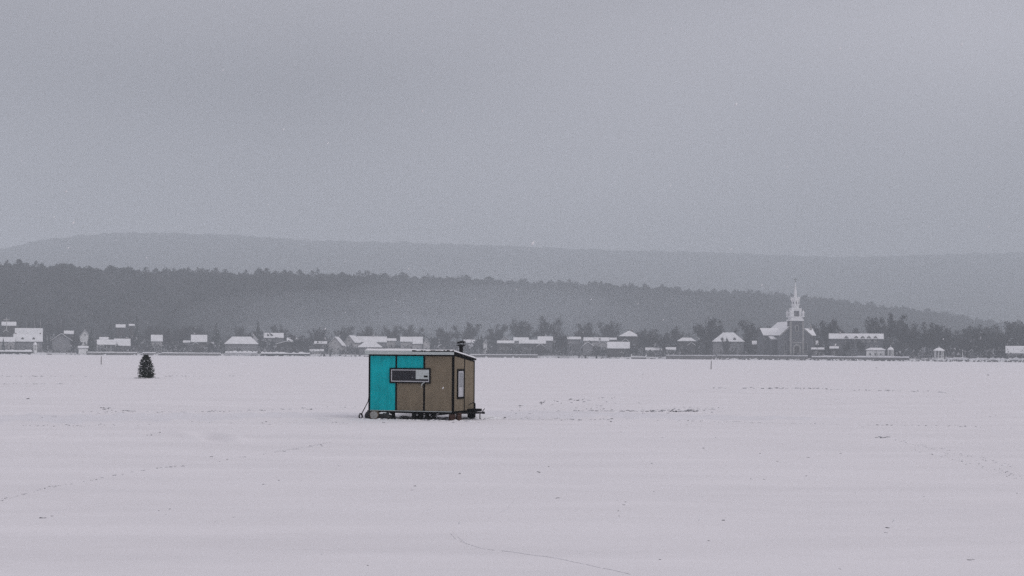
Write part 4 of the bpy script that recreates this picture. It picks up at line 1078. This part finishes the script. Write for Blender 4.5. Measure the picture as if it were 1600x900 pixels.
row((1430, 704), (1520, 728), 26, 6, 1.2, .4, .9, .4); row((1520, 725), (1605, 752), 28, 6, 1.4, .5, 1.1, .4)
row((1000, 656.5), (1310, 659.5), 40, 8, .3, .4, .9, .35); row((1330, 660), (1600, 668), 24, 10, .5, .5, 1.2, .4)
row((0, 587), (150, 588), 30, 6, .3, .5, .9, .4); row((0, 601), (140, 601.5), 40, 6, .3, .5, 1.1, .4); row((260, 588), (380, 588), 30, 6, .4, .4, .9, .3)
for px, py, r_ in ((66, 806, 3.6), (70, 806.5, 2.2), (80, 804, 1.8), (842, 741, 2.4), (858, 732, 1.6), (868, 783, 2.8), (874, 783, 1.8), (648, 764, 2.6), (644, 769, 1.2), (718, 743, 2.2), (530, 731, 1.5),
                  (965, 803, 1.8), (974, 794, 2.0), (978, 790, 1.5), (967, 810, 1.5), (1384, 830, 3.0), (1388, 830.5, 2.4), (1386, 839, 2.0), (1517, 880, 3.0), (1521, 878, 1.8), (1131, 817, 2.6), (1107, 847, 1.8), (1031, 882, 2.2), (1031, 920, 2),
                  (1264, 717, 2.2), (1260, 746, 1.8), (1195, 754, 2.0), (1173, 753, 1.2), (1188, 710, 1.6), (1312, 711, 1.4), (1216, 722, 1.6), (1100, 702, 1.8), (1118, 684, 1.5), (1017, 726, 1.4), (1073, 663, 1.4), (1442, 780, 1.8), (1588, 775, 1.8), (1022, 772, 1.6), (1312, 896, 1.6),
                  (411, 761, 1.9), (435, 755, 1.6), (470, 756, 1.2), (266, 795, 1.6), (248, 798, 1.2), (260, 804, 1.1), (335, 815, 1.3), (366, 809, 1.1), (330, 714, 1.7), (118, 712, 1.2), (576, 895, 1.8), (42, 624, 2.2), (1348, 667, 1.4), (1446, 664, 2.2), (1503, 666, 1.6), (1546, 649, 1.2), (1556, 648, 1.2), (1545, 587, 1.4), (1370, 575, 1.3),
                  (600, 661, 1.6), (707, 661, 2.0), (748, 660, 1.3), (525, 659, 1.4), (970, 675, 1.4), (1035, 684, 1.2), (1075, 657, 1.4)):
    x, y = ground(px, py); sz = r_ * y / F
    for k in range(2):
        ds.append((x + rng.normal() * sz * .5, y + rng.normal() * sz * 2, lz(x, y) + sz * .05)); dss.append(sz * rng.uniform(.55, .95))
stuff('snow_clods', cs, ss, .5, ['chunk', 'snow'], [.6, .4], 'broken white snow clods in rows across the ice', 'snow', 31)
stuff('ice_crumbs_and_shade', ds, dss, .42, ['ice_and_shade'], [1.0], 'grey ice crumbs, dirt and painted clod shade scattered over the snow', 'ice crumbs', 33)
# lane past the hut: its shade painted on as a thin darker sheet
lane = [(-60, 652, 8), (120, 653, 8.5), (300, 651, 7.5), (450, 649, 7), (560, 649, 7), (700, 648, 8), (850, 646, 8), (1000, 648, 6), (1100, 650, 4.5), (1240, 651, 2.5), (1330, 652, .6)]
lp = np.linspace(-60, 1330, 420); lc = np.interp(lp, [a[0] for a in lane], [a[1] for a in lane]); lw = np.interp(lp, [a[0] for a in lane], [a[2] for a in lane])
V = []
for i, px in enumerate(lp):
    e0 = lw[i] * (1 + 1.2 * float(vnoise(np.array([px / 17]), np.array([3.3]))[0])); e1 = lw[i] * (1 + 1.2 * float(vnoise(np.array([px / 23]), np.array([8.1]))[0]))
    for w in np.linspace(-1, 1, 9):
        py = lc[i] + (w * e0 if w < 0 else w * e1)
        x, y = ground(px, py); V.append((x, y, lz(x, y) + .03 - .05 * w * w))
tag(link('shaded_lane', np_mesh('shaded_lane', V, grid_faces(420, 9), ['lane_shade'], smooth=True)), kind='structure')

# drag line in the near snow: shade of the groove painted as a low grey lip
def lip(pl, wpx, gap, seed):
    r = random.Random(seed); V, Fc = [], []
    for (a, b_) in zip(pl[:-1], pl[1:]):
        n = max(2, int(math.hypot(b_[0] - a[0], b_[1] - a[1]) / 3))
        for i in range(n):
            if r.random() < gap: continue
            q0 = [a[k] + (b_[k] - a[k]) * i / n for k in (0, 1)]; q1 = [a[k] + (b_[k] - a[k]) * (i + 1.02) / n for k in (0, 1)]
            x0, y0 = ground(*q0); x1, y1 = ground(*q1); w = wpx * r.uniform(.6, 1.2) * y0 / F
            d = math.hypot(x1 - x0, y1 - y0); nx_, ny_ = -(y1 - y0) / d, (x1 - x0) / d
            k = len(V); z0, z1 = lz(x0, y0), lz(x1, y1)
            hgt = w * .9
            V += [(x0 - nx_ * w, y0 - ny_ * w, z0 - .01), (x0 + nx_ * w, y0 + ny_ * w, z0 - .01), (x0, y0, z0 + hgt), (x1 - nx_ * w, y1 - ny_ * w, z1 - .01), (x1 + nx_ * w, y1 + ny_ * w, z1 - .01), (x1, y1, z1 + hgt)]
            Fc += [(k, k + 2, k + 5, k + 3), (k + 1, k + 4, k + 5, k + 2), (k, k + 1, k + 2), (k + 3, k + 5, k + 4)]
    return V, Fc
V, Fc = [], []
for pl, w, gp in (([(704, 834), (712, 843), (730, 850), (752, 857), (772, 861)], .55, .1), ([(708, 833), (722, 845), (735, 851)], .4, .2), ([(784, 863), (812, 868), (835, 873), (862, 880), (895, 888), (945, 899), (985, 908)], .6, .05),
                  ([(760, 815), (790, 801), (800, 790), (815, 778)], .3, .4), ([(660, 801), (685, 795)], .3, .3), ([(430, 705), (470, 698), (512, 691)], .5, .2), ([(0, 783), (30, 777)], .5, .4),
                  ([(770, 654.5), (870, 655)], .35, .2), ([(1130, 657), (1310, 660)], .3, .2)):
    v_, f_ = lip(pl, w, gp, len(V) + 1); k = len(V); V += v_; Fc += [tuple(i + k for i in q) for q in f_]
b = MB(); b.v, b.f = V, Fc
tag(b.build('groove_shade_ridges', 'chunk'), 'thin drag lines in the foreground, groove shade painted as grey ridges', 'tracks', kind='stuff')

dr = MB(); n, k = 25, 9
for i in range(n):
    u = i / (n - 1)
    for j in range(k):
        w = j / (k - 1)
        dr.v.append((-.6 + 5.6 * u + random.uniform(-.03, .03), (w - .5) * 2.2, -.06 + (.30 + random.uniform(-.04, .04)) * math.sin(math.pi * w) ** 1.3 * math.sin(math.pi * u) ** .5 * (.8 + .25 * math.sin(u * 9))))
dr.f = [(i * k + j, i * k + j + 1, (i + 1) * k + j + 1, (i + 1) * k + j) for i in range(n - 1) for j in range(k - 1)]
o = dr.build('snow_drift', 'snow', None, hutpt(0, W_ + .75, 0), True); o.rotation_euler = (0, 0, -YAW)
tag(o, 'low snow drift banked up behind the wheels of the hut', 'snow drift')
# trodden snow round the hut
c, s_ = [], []
for i in range(120):
    x, y, _ = hutpt(rng.uniform(-.7, L_ + 1.3), rng.uniform(-.75, .1)); c.append((x, y, lz(x, y))); s_.append(rng.uniform(.03, .10))
for i in range(90):
    x, y, _ = hutpt(rng.uniform(-.5, L_ + 1.0), rng.uniform(W_ - .4, W_ + .6)); c.append((x, y, lz(x, y) + .02)); s_.append(rng.uniform(.06, .16))
stuff('trodden_snow', c, s_, .5, ['snow', 'chunk'], [.65, .35], 'lumpy trodden snow round the wheels of the hut', 'snow', 41)

# falling snow, spread through the air in front of the place
n = 900
fy = rng.uniform(7, 90, n); fxp = rng.uniform(-.45, .45, n) * fy; fz = np.maximum(.2, EYE + rng.uniform(-.16, .28, n) * fy)
sz = rng.uniform(.0025, .0065, n)
d = np.array([.55, .1, .83]); e1 = np.array([.83, 0, -.55]); e2 = np.array([0, 1, 0])
cc = np.stack([fxp, fy, fz], -1)
V = np.stack([cc + sz[:, None] * 2.4 * d, cc - sz[:, None] * 2.4 * d, cc + sz[:, None] * e1, cc - sz[:, None] * e1, cc + sz[:, None] * e2, cc - sz[:, None] * e2], 1).reshape(-1, 3)
of = np.array([(0, 2, 4), (0, 4, 3), (0, 3, 5), (0, 5, 2), (1, 4, 2), (1, 3, 4), (1, 5, 3), (1, 2, 5)])
Fo = (of[None] + (np.arange(n) * 6)[:, None, None]).reshape(-1, 3)
tag(link('falling_snow', np_mesh('falling_snow', V, Fo, ['flake'])), 'sparse snow flakes drifting down through the air', 'snow', kind='stuff')

# ------------------------------------------------------------------ snowy air
b = MB(); b.box(-7600, 7600, -3200, 10400, -1.6, 560)
hm = bpy.data.materials.new('snowy_air'); hm.use_nodes = True
t = hm.node_tree; t.nodes.clear()
mo = t.nodes.new('ShaderNodeOutputMaterial'); pv = t.nodes.new('ShaderNodeVolumePrincipled')
pv.inputs['Color'].default_value = HAZE_COLOR + (1,); pv.inputs['Density'].default_value = HAZE_DENSITY; pv.inputs['Anisotropy'].default_value = 0.0
t.links.new(pv.outputs[0], mo.inputs['Volume'])
try: hm.cycles.homogeneous_volume = True
except Exception: pass
hz = b.build('haze', hm)
tag(hz, 'pale snowy air over the whole lake', 'haze', kind='stuff')

# a thin veil of drifting snow over the foot of the wood behind the hut
mm = bpy.data.materials.new('drifting_snow_veil'); mm.use_nodes = True
t = mm.node_tree; t.nodes.clear()
mo = t.nodes.new('ShaderNodeOutputMaterial'); pv = t.nodes.new('ShaderNodeVolumePrincipled')
pv.inputs['Color'].default_value = HAZE_COLOR + (1,); pv.inputs['Density'].default_value = 0.00055
t.links.new(pv.outputs[0], mo.inputs['Volume'])
for px, py, rx, rz, Y, lab in ((690, 500, 190, 34, 1480, 'broad faint veil of blown snow above the hut'), (590, 522, 140, 18, 1440, 'low faint veil of blown snow left of the hut roof'),
                               (850, 492, 170, 30, 1520, 'faint veil of blown snow right of the stove pipe'), (745, 468, 120, 34, 1500, 'highest faint veil of blown snow above the stove pipe'), (470, 500, 110, 26, 1410, 'faint veil of blown snow over the white cottage')):
    b = MB(); b.lathe([(math.sin(a), -math.cos(a)) for a in np.linspace(0.001, math.pi - .001, 17)], (0, 0, 0), 40)
    o = b.build('haze', mm, None, (xat(px, py, Y), Y, zat(px, py, Y))); o.scale = (rx, 90, rz)
    tag(o, lab, 'haze', kind='stuff')
